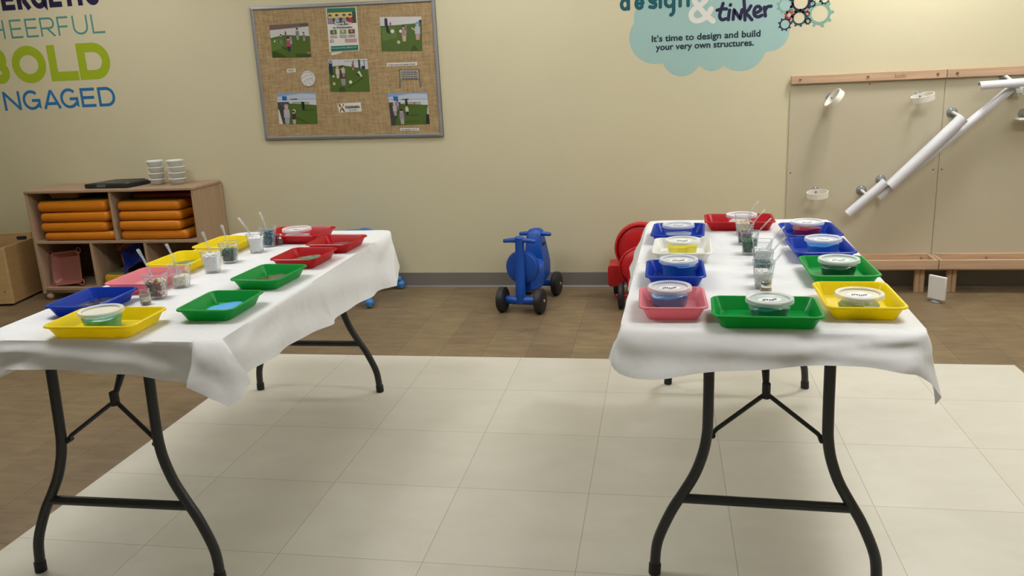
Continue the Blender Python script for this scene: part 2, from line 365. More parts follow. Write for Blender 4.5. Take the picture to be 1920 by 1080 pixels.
# gears ---------------------------------------------------------------
gm = {'s': mat('sage_gear_vinyl', '76A192', .5), 'n': navy, 't': mat('dark_teal_gear_vinyl', '123F4C', .5), 'r': mat('red_gear_vinyl', 'A8332C', .5), 'o': mat('olive_gear_vinyl', 'B9BC7E', .5)}
gears = [(1375, 42, 58, 's', 'sage green gear, upper left of the gear cluster'), (1500, 15, 75, 'n', 'large navy gear at the top of the cluster'), (1652, 108, 88, 's', 'largest sage green gear at the right of the cluster'),
         (1487, 143, 58, 't', 'dark teal gear in the lower middle of the cluster'), (1407, 120, 34, 'r', 'red gear with a pale centre beside the white vinyl glow'), (1373, 194, 46, 'n', 'navy gear at the lower left touching the cloud'),
         (1556, 168, 24, 'n', 'small navy gear below the little red gear'), (1593, 30, 25, 't', 'small dark teal gear right of the large navy gear'), (1554, 110, 17, 'r', 'tiny red gear in the middle of the cluster'),
         (1437, 83, 13, 'o', 'tiny olive gear left of the dark teal gear'), (1544, 80, 14, 'o', 'tiny olive gear above the tiny red gear'), (1690, -8, 38, 't', 'dark teal gear cut by the top edge at the right')]
for x, y, r, c, lb in gears:
    mb = MB(); px, pz = wl(*z3(x, y)); R_ = r/4.267*5.62/1553*1.04; n = max(7, int(9 if r > 20 else 7)); N = n*12; out = []; inn = []
    for i in range(N+1):
        a = 2*pi*i/N; ph = (i % 12)
        ro = R_ if ph in (0, 1, 2, 3) else R_*.79
        if ph in (4, 11): ro = R_*.79
        out.append((px+ro*cos(a), pz+ro*sin(a))); ri = R_*(.4 if c == 'r' else .48 if r < 30 else .6); inn.append((px+ri*cos(a), pz+ri*sin(a)))
    yy = DW-.0006-.0009
    mb.add([(p[0], yy, p[1]) for p in out+inn], [(i, i+1, N+1+i+1, N+1+i) for i in range(N)])
    tag(mb.build('gear_decal', gm[c], smooth=0), lb.replace('beside the white vinyl glow', 'at the left of the cluster'), 'wall decal', 'gear decals beside the cloud')

# ------------------------------------------------------------------ bulletin board
BX0, BX1, BZ0, BZ1 = -2.64, -1.40, 1.022, 1.876
bo = empty('bulletin_board', (0, 0, 0), 'large burlap bulletin board with grey metal frame', 'bulletin board')
def bq(u, v): # unit coordinates on the board (slightly crooked hanging)
    return (BX0+(BX1-BX0)*u, BZ0+(BZ1-BZ0)*v+.008*(.5-u)*2)
bur = mat('burlap', '9A7C52', .95); nt = bur.node_tree; tcn = nt.nodes.new('ShaderNodeTexCoord'); cols = []
mixs = None
for sc in ((14, 1, 90), (110, 1, 12)):
    mp = nt.nodes.new('ShaderNodeMapping'); mp.inputs['Scale'].default_value = sc; nt.links.new(tcn.outputs['Object'], mp.inputs[0])
    n = nt.nodes.new('ShaderNodeTexNoise'); n.inputs['Scale'].default_value = 1; n.inputs['Detail'].default_value = 6; n.inputs['Roughness'].default_value = .7; nt.links.new(mp.outputs[0], n.inputs['Vector']); cols.append(n)
ad = nt.nodes.new('ShaderNodeMath'); ad.operation = 'ADD'; nt.links.new(cols[0].outputs['Fac'], ad.inputs[0]); nt.links.new(cols[1].outputs['Fac'], ad.inputs[1])
r = nt.nodes.new('ShaderNodeValToRGB'); r.color_ramp.elements[0].position = .75/2*1; r.color_ramp.elements[1].position = 1
hv = nt.nodes.new('ShaderNodeMath'); hv.operation = 'MULTIPLY'; hv.inputs[1].default_value = .5; nt.links.new(ad.outputs[0], hv.inputs[0])
r.color_ramp.elements[0].position = .38; r.color_ramp.elements[1].position = .62
r.color_ramp.elements[0].color = lin('8A7352'); r.color_ramp.elements[1].color = lin('B39B72')
nt.links.new(hv.outputs[0], r.inputs['Fac']); nt.links.new(r.outputs['Color'], nt.nodes['Principled BSDF'].inputs['Base Color'])
fr = mat('grey_board_frame', '8F9194', .4, metal=.3)
a, b, c, d = bq(0, 0), bq(1, 0), bq(1, 1), bq(0, 1)
mb = MB(); mb.add([(p[0], y, p[1]) for y in (DW-.012, DW-.001) for p in (a, b, c, d)], [(0, 1, 2, 3), (7, 6, 5, 4), (0, 4, 5, 1), (1, 5, 6, 2), (2, 6, 7, 3), (3, 7, 4, 0)])
mb.build('burlap_panel', bur, bo, smooth=0)
for p, q_ in ((a, b), (b, c), (c, d), (d, a)):
    mb = MB(); P = Vector((p[0], 0, p[1])); Q = Vector((q_[0], 0, q_[1])); dd = (Q-P).normalized(); nn = Vector((-dd.z, 0, dd.x))
    pr = [(0, -.001), (0, -.017), (.006, -.02), (.018, -.02), (.022, -.014), (.022, -.001)]
    mb.loft([[E_+nn*w_*1.0+dd*(w_ if s_ else -w_)+Vector((0, DW+h_, 0)) for w_, h_ in pr] for E_, s_ in ((P, 1), (Q, 0))])
    mb.build('frame', fr, bo, smooth=30, bevel=.001)
BY = DW-.0122
def pin_thing(name, label, cat, group=None): return empty(name, (0, 0, 0), label, cat, group)
PM = {}
def pm(h): return mat('print_'+h, h, .35)
def photo(quad, spec, name, label, cat, group=None, lift=.0015):
    """quad px corners tl,tr,br,bl; spec = list of (hex, [(u,v)...] v up) ; one printed sheet"""
    TLc, TR, BR, BLc = [Vector(on_y(x, y, BY)) for x, y in quad]
    def mp(u, v): p = (BLc*(1-u)+BR*u)*(1-v)+(TLc*(1-u)+TR*u)*v; return p.x, p.z
    mats = []; mb = MB()
    for i, (h, pts) in enumerate(spec):
        if h not in mats: mats.append(h)
        y = BY-lift-i*.00006
        if len(pts) == 4 and isinstance(pts[0], (int, float)): # ellipse cx,cy,rx,ry
            cx, cy, rx, ry = pts; pts = [(cx+rx*cos(2*pi*j/14), cy+ry*sin(2*pi*j/14)) for j in range(14)]
        mb.add([(mp(u, v)[0], y, mp(u, v)[1]) for u, v in pts], [tuple(range(len(pts)))], mats.index(h))
    # paper thickness
    c4 = [mp(0, 0), mp(1, 0), mp(1, 1), mp(0, 1)]
    mb.add([(p[0], y, p[1]) for y in (BY-.0001, BY-lift+.0001) for p in c4], [(0, 1, 2, 3), (0, 4, 5, 1), (1, 5, 6, 2), (2, 6, 7, 3), (3, 7, 4, 0), (7, 6, 5, 4)], mats.index(spec[0][0]))
    o = mb.build(name, [pm(h) for h in mats], smooth=0)
    return tag(o, label, cat, group), mp
full = [(0, 0), (1, 0), (1, 1), (0, 1)]
G1, G2, G3 = '4C6428', '384B1E', '5A7436'; SKIN = 'C9A78C'
def kid(x, y, s, top, bot, hair='3A2A22'):
    """a printed child: legs, shirt, head"""
    return [(bot, [(x-.035*s, y), (x+.035*s, y), (x+.045*s, y+.17*s), (x-.045*s, y+.17*s)]), (top, [(x-.055*s, y+.15*s), (x+.055*s, y+.15*s), (x+.05*s, y+.33*s), (x-.05*s, y+.33*s)]),
            (SKIN, (x, y+.38*s, .035*s, .05*s)), (hair, (x, y+.41*s, .038*s, .035*s))]
photo([(505, 47), (578, 43), (584, 107), (511, 108)], [(G1, full), ('C2C2BE', [(0, .6), (.35, .68), (1, .62), (1, 1), (0, 1)]), ('6B5A56', [(0, .84), (1, .9), (1, 1), (0, 1)]), ('46505A', [(.78, .93), (1, .93), (1, 1), (.78, 1)]),
      (G3, [(0, .2), (.35, .3), (.3, .6), (0, .56)]), (G2, [(0, 0), (.4, 0), (.1, .2), (0, .18)]), (G2, [(.6, 0), (1, 0), (1, .08), (.62, .12)]), (G2, [(.25, .3), (.4, .22), (.43, .25), (.28, .34)]), ('E4E2DC', (.1, .5, .02, .025)), ('B98', (.97, .14, .03, .03)) if 0 else ('B06A78', (.95, .13, .05, .03))]
      + kid(.45, .18, 1.0, 'B0406E', '30303A') + kid(.27, .42, .65, '56666A', '6F8078') + kid(.52, .4, .6, '7C8A92', 'A0A898') + kid(.7, .52, .8, '767A80', '9A8F80') + kid(.86, .48, .6, '80707A', '9A9080') + kid(.4, .65, .35, '404048', '707070'),
      'photo_print', 'photo print with a child in a pink top, upper left of the board', 'photo', 'photos pinned on the burlap board')
photo([(712, 32), (790, 31), (792, 95), (716, 96)], [(G1, full), ('C6C5C8', [(0, .74), (.4, .76), (1, .82), (1, 1), (0, 1)]), (G3, [(.05, .3), (.4, .4), (.35, .7), (0, .7)]), (G2, [(.72, 0), (.9, 0), (.84, .15), (.78, .16)]), ('2C3040', (.97, .86, .035, .05)),
      ('1E2C50', [(.11, .74), (.19, .72), (.18, .96), (.11, .96)]), ('20242C', [(.15, .55), (.24, .5), (.19, .74), (.13, .74)]), (SKIN, (.15, .98, .025, .03)), ('D8D5D0', (.29, .58, .045, .055)), ('D8D5D0', (.49, .58, .035, .045)), ('C4B0A8', (.43, .26, .04, .05)), ('9A4050', (.25, .8, .02, .05))]
      + kid(.57, .28, 1.1, 'A08080', 'B8A888') + kid(.61, .52, .6, '7A6A60', '9A9080', '2A2420') + kid(.9, .32, 1.2, 'A8B0C0', 'B09080', '58A0B8') + [('C0B0A8', [(.75, .66), (.88, .55), (.89, .58), (.77, .69)])],
      'photo_print', 'photo print with an adult in dark blue, upper right of the board', 'photo', 'photos pinned on the burlap board')
photo([(615, 112), (689, 110), (694, 172), (620, 172)], [(G1, full), ('C0C2C4', [(0, .78), (.35, .82), (1, .68), (1, 1), (0, 1)]), ('8A9096', [(.4, .93), (1, .93), (1, .95), (.4, .95)]), ('6A7076', [(.63, .8), (.65, .8), (.65, .97), (.63, .97)]), ('6A7076', [(.9, .72), (.92, .72), (.92, .97), (.9, .97)]), (G2, [(.2, 0), (.4, 0), (.36, .14), (.24, .14)]), (G2, [(.45, .1), (.85, .4), (.85, .44), (.44, .13)]),
      ('24304C', [(.01, .55), (.1, .52), (.1, .95), (.01, .95)]), ('8A8C94', (.06, .93, .05, .06)), ('D6D3CC', (.53, .3, .04, .05)), ('C8C4BC', (.11, .48, .03, .03)), ('C0A098', (.11, .25, .035, .05)), ('2A2C34', (.88, .74, .05, .05)), ('3A4450', [(.76, .7), (.81, .7), (.81, .98), (.76, .98)])]
      + kid(.35, .2, 1.35, '5A3038', '8E8A90') + kid(.22, .42, .9, 'C0B8A8', 'B8B0A0', 'B09A70') + kid(.37, .46, .8, 'B8B0A8', '808070') + kid(.62, .66, .55, '80484C', 'A08070') + [('C8C4BE', [(.72, .6), (.78, .64), (.84, .47), (.8, .46)]), ('26282E', [(.7, .52), (.76, .48), (.78, .52), (.71, .58)])],
      'photo_print', 'photo print pinned in the middle of the board under the flyer', 'photo', 'photos pinned on the burlap board')
def p45(extra): return [(G1, full), ('7E9AC4', [(0, .77), (1, .77), (1, 1), (0, 1)]), ('B4BCCC', [(0, .88), (.6, .97), (1, .95), (1, .8), (0, .8)]), ('38404A', [(.3, .77), (.55, .77), (.5, .82), (.35, .81)]), ('C4C6C8', [(.0, .7), (1, .6), (1, .78), (0, .78)]), ('98A096', [(.38, .66), (.82, .62), (.82, .71), (.38, .72)]), ('1F64A4', [(.13, .76), (.25, .76), (.25, .9), (.13, .9)]),
      ('4A4E50', [(0, .45), (.3, .6), (.3, .72), (0, .72)]), ('3C4040', [(0, 0), (.1, 0), (.22, .4), (.05, .66), (0, .66)])]+extra
photo([(519, 175), (592, 173), (596, 232), (524, 233)], p45([('D0CCC0', [(0, 0), (.1, 0), (.03, .45), (0, .5)]), (G2, [(.62, .42), (.95, .43), (.95, .45), (.62, .46)]), (G2, [(.45, .2), (.75, 0), (.8, 0), (.5, .22)]), ('1E2226', [(.63, .46), (.69, .46), (.69, .7), (.61, .72)]), ('D8D5CC', (.41, .42, .045, .055))]
      + kid(.22, .0, 1.45, 'B0A8B4', '989AA4', 'C090A0') + kid(.4, .0, 1.0, '3A3436', 'B0A68E')), 'photo_print', 'photo print with an open sky, lower left of the board', 'photo', 'photos pinned on the burlap board')
photo([(727, 175), (801, 173), (806, 232), (734, 235)], p45([(G2, [(.5, .26), (.75, .3), (.75, .32), (.5, .29)]), (G2, [(.4, .07), (.75, .1), (.75, .12), (.42, .1)]), (G2, [(.25, .56), (.75, .56), (.75, .57), (.25, .58)]), ('20262C', [(.43, .62), (.48, .62), (.48, .78), (.42, .8)]), ('8E5048', [(.64, .6), (.67, .6), (.67, .7), (.64, .7)]), ('26282C', [(.9, 0), (1, 0), (1, .32), (.93, .3)]), ('B8B4A8', [(.95, .32), (1, .3), (1, .6), (.97, .5)])]
      + kid(.14, .3, .95, 'B8A8A8', 'A89090', 'C0A080') + kid(.3, .02, 1.1, '9088A0', 'A8A890') + kid(.45, .3, .75, 'C0C0B8', '282A2C') + kid(.22, .5, .6, '9A98A8', '707080')), 'photo_print', 'photo print with sky and a paper strip below, lower right of the board', 'photo', 'photos pinned on the burlap board')
# flyer
PW = 'D5D2CC'
fo, fmp = photo([(611, 15), (668, 13), (674, 95), (618, 98)], [(PW, full), ('1F6E58', [(.03, .9), (.97, .9), (.97, .99), (.03, .99)]), ('3E3A34', [(.03, .64), (.97, .64), (.97, .9), (.03, .9)]), ('C6B76A', [(.05, .76), (.85, .78), (.85, .89), (.05, .89)]), ('2C4A40', [(.86, .66), (.97, .66), (.97, .9), (.86, .9)])]
      + [x for kx, tp, hr in ((.12, '8A8088', '5A4030'), (.34, '8FA0B0', '4A3A30'), (.58, '9A8A92', '5A4034'), (.78, 'A03034', '4A3028')) for x in ((tp, [(kx-.11, .65), (kx+.1, .65), (kx+.05, .78), (kx-.05, .78)]), (SKIN, (kx, .8, .055, .04)), (hr, (kx, .83, .055, .025)))]
      + [('4E6A3A', [(.08, .4), (.3, .4), (.3, .5), (.08, .5)]), ('7A9A5A', [(.4, .4), (.62, .4), (.62, .5), (.4, .5)]), ('6A5040', [(.68, .4), (.9, .4), (.9, .5), (.68, .5)]), ('B09884', (.2, .45, .04, .03)), ('C8B89A', (.5, .46, .04, .03)), ('B08A7A', (.79, .46, .04, .03))]
      + [('9A9894', [(x0, z), (x0+.24, z), (x0+.24, z+.008), (x0, z+.008)]) for x0 in (.06, .38, .67) for z in (.37, .352, .334, .316)]
      + [('A05050', [(.55, z), (.95, z), (.95, z+.012), (.55, z+.012)]) for z in (.27, .24, .21)] + [('50606A', (.12, .25, .06, .035)), (PW, (.125, .25, .035, .02)), ('1F6E58', [(.06, .02), (.97, .02), (.97, .135), (.06, .135)]), ('2A2A2E', (.52, .64, .3, .035))],
      'flyer', 'sports play flyer with green bands, top middle of the board', 'flyer')
ink = mat('print_ink', '26262A', .5); pale = mat('print_pale', 'D8E0DA', .5)
def ptext(body, size, m, mp, u, v, width, parent, name='printed_text', off=.0):
    x, z = mp(u, v); x2, z2 = mp(min(u+.5, 1), v); text_mesh(body, size, m, name, parent, x, z, width, off=off, lay=0, y=BY-.0045, tilt=atan2(z2-z, x2-x))
ptext('Sports Play', .022, pale, fmp, .25, .618, .115, fo, off=.03); ptext('by Kidokinetics', .018, ink, fmp, .19, .53, .13, fo, off=.02)
ptext('Movement for Fun, Skills for Life', .012, pale, fmp, .08, .075, .17, fo)
# labels and cut-outs
def label(quad, body, size, lb, width, u=.08, v=.25):
    o, mp = photo(quad, [(PW, full)], 'paper_label', lb, 'paper label', 'typed paper strips on the board', .001)
    x, z = mp(u, v); x2, z2 = mp(1, v); text_mesh(body, size, ink, 'printed_text', o, x, z, width, off=.01, lay=0, y=BY-.0012, tilt=atan2(z2-z, x2-x))
label([(537.5, 129.5), (554.5, 128), (555, 135), (538.5, 136.3)], '“WOW!”', .017, 'tiny white paper strip left of the volleyball cut-out', .048)
label([(725, 118.3), (782, 116.3), (782.3, 122.6), (725.5, 124.8)], 'Alright friends, let’s gather the ball', .015, 'long white paper strip above the net cut-out', .18, .05)
label([(750, 240), (785.5, 240), (786, 245), (750, 245)], 'I am going to hit it', .014, 'white paper strip under the lower right photo', .11, .05)
o, lmp = photo([(633, 194.5), (676, 191.7), (678.5, 209), (635.5, 211)], [(PW, full), ('8A4A42', [(.02, .9), (.1, .98), (.18, .5), (.1, .1), (.03, .02), (.1, .45)]), ('B8C060', [(.08, .5), (.12, .7), (.2, .7), (.22, .5), (.2, .35), (.12, .35)]), ('2C3A34', [(.12, .5), (.2, .5), (.28, .05), (.22, .05)]), ('6A3A34', [(.2, .7), (.24, .98), (.28, .9), (.22, .62)])], 'paper_label', 'white card with dark lettering and a cross-shaped figure', 'paper label', None, .001)
x, z = lmp(.31, .42); text_mesh('Kidokinetics', .026, ink, 'printed_text', o, x, z, .098, off=.035, lay=0, y=BY-.0018, tilt=.01)
x, z = lmp(.45, .1); text_mesh('FLEX DRIVEN', .014, ink, 'printed_text', o, x, z, .055, off=.0, lay=0, y=BY-.0018, tilt=.01)
# torn paper under flyer
photo([(621, 99), (641, 97), (641, 99), (622, 104)], [('D8D2C4', [(0, 0), (.2, 0), (.25, .5), (1, .7), (1, 1), (0, .8)])], 'paper_scrap', 'small curled white paper scrap below the flyer', 'paper')
# volleyball cut-out
c = on_y(578, 147.3, BY); mb = MB(); n = 40; R_ = .051
for yy, mi in ((BY-.0002, 0), (BY-.004, 0)): mb.add([(c.x+R_*cos(2*pi*i/n), yy, c.z+R_*1.02*sin(2*pi*i/n)) for i in range(n)], [tuple(range(n))], mi)
mb.add([(c.x+R_*cos(2*pi*i/n), yy, c.z+R_*1.02*sin(2*pi*i/n)) for yy in (BY-.0002, BY-.004) for i in range(n)], [(i, (i+1) % n, n+(i+1) % n, n+i) for i in range(n)], 0)
def vl(pts): ribbon(mb, [(c.x+x*R_, c.z+z*R_) for x, z in pts], .0022, 1, 0, False, BY-.0037)
cp = lambda P: [(v.x, v.y) for v in catmull([Vector((x, z, 0)) for x, z in P], 6)]
vl(arc(0, 0, .97, .99, 0, 360, 40)); vl(cp([(-.9, .45), (-.3, .75), (.45, .72)])); vl(cp([(-.98, -.05), (-.3, .32), (.5, .45)])); vl(cp([(-.8, -.5), (-.1, -.1), (.55, .05)])); vl(cp([(.35, .9), (.62, .3), (.55, -.05), (.9, -.35)])); vl(cp([(-.5, -.35), (-.2, -.95)])); vl(cp([(-.05, -.15), (.3, -.9)])); vl(cp([(.3, -.02), (.75, -.6)]))
tag(mb.build('volleyball_cutout', [mat('cutout_white', 'CFCBC6', .6), mat('cutout_grey_line', '6E6C6A', .6)], smooth=0), 'white volleyball paper cut-out pinned on the board', 'paper cut-out')
# net cut-out
tl, tr = on_y(748, 131, BY), on_y(787, 130.5, BY); bl_, br_ = on_y(750, 165.5, BY), on_y(789, 164.5, BY)
def nm(u, v): p = (bl_*(1-u)+br_*u)*(1-v)+(tl*(1-u)+tr*u)*v; return p.x, p.z
mb = MB(); Yn = BY-.001
def nr(pts, t, mi, lay): ribbon(mb, [nm(u, v) for u, v in pts], t, mi, lay, False, Yn)
poly(mb, [nm(.08, .5), nm(.92, .5), nm(.92, .98), nm(.08, .98)], 2, 0, Yn)
for i in range(11): nr([(.12+.076*i, .53), (.12+.076*i, .93)], .0042, 0, 1)
for i in range(5): nr([(.12, .53+.1*i), (.88, .53+.1*i)], .0042, 0, 1)
nr([(.03, .42), (.03, 1), (.97, 1), (.97, .42)], .004, 1, 2); nr([(.0, .0), (.03, .45)], .009, 3, 2); nr([(1, .02), (.97, .45)], .009, 3, 2); nr([(.1, .48), (.92, .48)], .003, 1, 2)
tag(mb.build('net_cutout', [mat('net_dark', '3A3A38', .6), mat('net_olive', '5A5030', .6), mat('net_white', 'CFCCC4', .6), mat('net_post_grey', '5E676C', .6)], smooth=0), 'small paper cut-out of a volleyball net on two posts', 'paper cut-out')

# ------------------------------------------------------------------ wall panels with pipe run (right)
maple_x = wood('maple_rail', 'C6A586', 'X'); maple_z = wood('maple_post', 'BD9B7A', 'Z'); maple_y = wood('maple_y', 'C0A080', 'Y')
pan_m = mat('panel_beige', 'BEB59C', .28, spec=.5)
scr_m = mat('screw_chrome', 'C8C4BC', .2, metal=1); hole_m = mat('dark_hole', '2A2620', .8)
PX = [.751, 1.612, 2.473]
for i in range(2):
    x0, x1 = PX[i]+.002, PX[i+1]-.002; w = x1-x0
    t = empty('activity_wall_panel', (x0, DW, 0), ['smooth beige wall panel with wooden rail, left of the seam', 'smooth beige wall panel with wooden rail, right of the seam'][i], 'wall panel', 'beige wall panels with wooden ledges')
    MB().box((0, -.008, .19), (w, -.0005, 1.262)).build('panel', pan_m, t, smooth=0, bevel=.001)
    rl = MB().box((0, -.03, 1.251), (w, -.0085, 1.301)).build('top_rail', maple_x, t, smooth=0, bevel=.003)
    for sx in (.05, w/2, w-.05):
        s = MB().lathe([(.001, -.037), (.006, -.036), (.0085, -.032), (.0085, -.029)], 16, (sx, 0, 1.277), 'Y'); s.build('screw', scr_m, rl)
    for sx, sz in ((.018, .723), (w-.025, .723), (w*.52 if i == 0 else w*.4, 1.235)):
        MB().lathe([(.004, -.0095), (.004, -.007)], 10, (sx, 0, sz), 'Y').build('screw_hole', hole_m, t)
    if i == 0:
        e = text_mesh('kodo', .034, mat('engraved_brown', '7A5236', .6), 'engraving', t, 0, 0, .06, lay=0)
        for v in e.data.vertices: v.co = Vector((v.co.x+.575, -.0304, v.co.z+1.263))
    tr_ = MB().box((0, -.168, .15), (w, -.148, .207)); tr_.build('ledge_front', maple_x, t, smooth=0, bevel=.003)
    MB().box((.0, -.148, .15), (.02, -.009, .207)).build('ledge_end', maple_y, t, smooth=0, bevel=.002)
    MB().box((w-.02, -.148, .15), (w, -.009, .207)).build('ledge_end', maple_y, t, smooth=0, bevel=.002)
    MB().box((.02, -.03, .15), (w-.02, -.009, .215)).build('ledge_back', maple_x, t, smooth=0, bevel=.002)
    MB().box((.02, -.148, .15), (w-.02, -.03, .158)).build('ledge_base', maple_y, t, smooth=0)
    for px in ((.08, w-.085) if i == 0 else (.09, w-.08)):
        m = MB()
        for dx in (-.014, .014): m.lathe([(.016, 0), (.016, .15)], 16, (px+dx, -.11, 0), 'Z')
        m.build('post', maple_z, t)
    MB().lathe([(.001, -.045), (.005, -.044), (.007, -.035), (.007, -.03)], 12, (w-.06 if i == 0 else w*.35, 0, .19), 'Y').build('screw', scr_m, t)
YP = DW-.008
cup_m = clear('suction_grey', '9A9EA0', .45, .12, .5); whp = mat('white_plastic', 'D9D8D2', .35); pvc = mat('pvc_grey_white', 'CFCFD4', .28); ivp = mat('ivory_plastic', 'E9E6DA', .4)
pvc_in = pvc
def suction(x, z, parent, out=.03):
    m = MB(); m.lathe([(.027, YP), (.0265, YP-.004), (.018, YP-.011), (.012, YP-.02), (.011, YP-.026), (.001, YP-.027)], 24, (x, 0, z), 'Y'); c = m.build('suction_cup', cup_m, parent)
    return c
def ring_holder(px, py, tilt, lab, r=.062, wd=.034, fwd=6):
    p = on_y(px, py, YP-.075); x, z = p.x, p.z
    t = empty('ring_holder', (x, YP, z), lab, 'ring holder', 'white ring holders on the wall panels')
    # local: x along the wall, y towards the room negative
    m = MB(); N = 40; rings = []
    for i in range(N+1):
        a = 2*pi*i/N; c_, s_ = cos(a), sin(a)
        rings.append([(rr*c_, -.026-r+rr*s_, h) for rr, h in ((r, -wd/2), (r, wd/2), (r-.004, wd/2), (r-.004, -wd/2))])
    m.loft(rings, cap0=False, cap1=False); m.xf(Matrix.Rotation(tilt, 4, 'Y') @ Matrix.Translation((0, -.026, 0)) @ Matrix.Rotation(radians(fwd), 4, 'X') @ Matrix.Translation((0, .026, 0)))
    rg = m.build('ring', ivp, t)
    MB().lathe([(.004, -.035), (.004, -.02)], 8, (0, 0, 0), 'Y').build('rivet', hole_m, rg)
    m = MB(); m.lathe([(.027, 0), (.0265, -.004), (.018, -.011), (.012, -.02), (.011, -.026), (.001, -.027)], 24, (0, 0, 0), 'Y'); m.build('suction_cup', cup_m, t)
ring_holder(1562, 184, radians(-52), 'white ring holder tilted steeply, upper left of the panels')
ring_holder(1729, 181, radians(-13), 'white ring holder lying nearly flat, near the top of the panel seam')
ring_holder(1532, 362, radians(-4), 'white ring holder low on the left panel, behind the right table')
def gutter(p0, p1, r, name, lab, face, arc_deg=200, group=None, Y=None, thick=.0028, clips=()):
    """open pipe: partial tube from p0 to p1 whose bulge points along 'face'"""
    P0, P1 = Vector(p0), Vector(p1); mid = (P0+P1)/2
    t = empty(name, mid, lab, 'pipe', group); d = (P1-P0).normalized(); f = Vector(face); f = (f-d*f.dot(d)).normalized(); g = d.cross(f)
    n = 24; rings = []
    for E_ in (P0, P1):
        ring = []
        for rr, sgn in ((r, 1), (r-thick, -1)):
            for i in range(n+1):
                a = radians(-arc_deg/2+arc_deg*i/n)*sgn; ring.append(E_-mid+(f*cos(a)+g*sin(a))*rr)
        rings.append(ring)
    MB().loft(rings).build('pipe_shell', pvc, t)
    for q in clips:
        c = P0+(P1-P0)*q-mid; m = MB(); wy = (YP-mid.y)-c.y
        side = Vector((d.z*-1, 0, d.x)); side = side if side.z > 0 else -side
        cc = c+side*(r+.012)
        arm = m.tube([(cc.x, wy, cc.z), (cc.x, wy-.035, cc.z), (c.x+side.x*r*.7, c.y, c.z+side.z*r*.7)], .009, 6)
        m.build('clip_arm', whp, t)
        m = MB(); m.lathe([(.03, wy), (.0295, wy-.004), (.02, wy-.011), (.013, wy-.022), (.001, wy-.023)], 24, (cc.x, 0, cc.z), 'Y'); m.build('suction_cup', cup_m, t)
    return t
g = 'white pipe pieces of the marble run'
YY = YP-.055
gutter(on_y(1646, 371, YY), on_y(1895, 168, YY), .026, 'pipe_trough', 'long narrow white pipe trough sloping up to the right', (-.5, -.5, .6), 200, g, clips=())
gutter(on_y(1668, 350, YY-.028), on_y(1806, 221, YY-.028), .033, 'pipe_trough', 'wide white pipe over the middle of the sloping run', (-.35, -1, .3), 205, g, clips=(.0, .99))
gutter(on_y(1589, 402, YY-.02), on_y(1661, 341, YY-.02), .027, 'pipe_trough', 'short white pipe at the lower end of the sloping run', (-.3, -1, .2), 350, g, clips=(.55,))
gutter(on_y(1836, 162, YY-.05), on_y(2040, 146, YY-.05), .0265, 'pipe_trough', 'horizontal white pipe under the rail at the right edge', (0, -.5, .9), 215, g, clips=(.3,))
def bracket(px, py, lab, dx, dz, flat=False):
    p = on_y(px, py, YP); t = empty('suction_bracket', p, lab, 'bracket', 'loose suction brackets by the pipes')
    m = MB(); m.lathe([(.03, 0), (.0295, -.004), (.02, -.011), (.013, -.022), (.001, -.023)], 24, (0, 0, 0), 'Y'); m.build('suction_cup', cup_m, t)
    if flat: MB().box((-.06, -.11, -.03), (.13, -.02, -.02)).build('arm', ivp, t, bevel=.003)
    else:
        MB().box((-.02, -.045, -.022), (.03, -.015, .022)).build('block', cup_m, t, bevel=.004)
        MB().box((.045, -.06, -.022), (.062, -.02, .02)).build('tab', whp, t, bevel=.002)
        MB().box((.02, -.05, -.015), (.046, -.03, .01)).build('arm', whp, t, bevel=.002)
bracket(1893, 170, 'grey suction bracket with a white tab below the horizontal pipe', 0, 0)
bracket(1919, 213, 'white flat suction bracket cut by the right edge', 0, 0, True)

# router on floor ---------------------------------------------------------
p = on_z(1755, 567, 0); t = empty('wireless_router', p, 'white square panel device on a round grey foot on the brown floor', 'router', rz=radians(-52))
MB().lathe([(.028, 0), (.028, .006), (.01, .012), (.006, .03)], 24).build('foot', mat('router_grey', '7C7E80', .4), t)
m = MB(); m.box((-.055, -.008, .018), (.055, .008, .158)); m.build('shell', whp, t, bevel=.005)

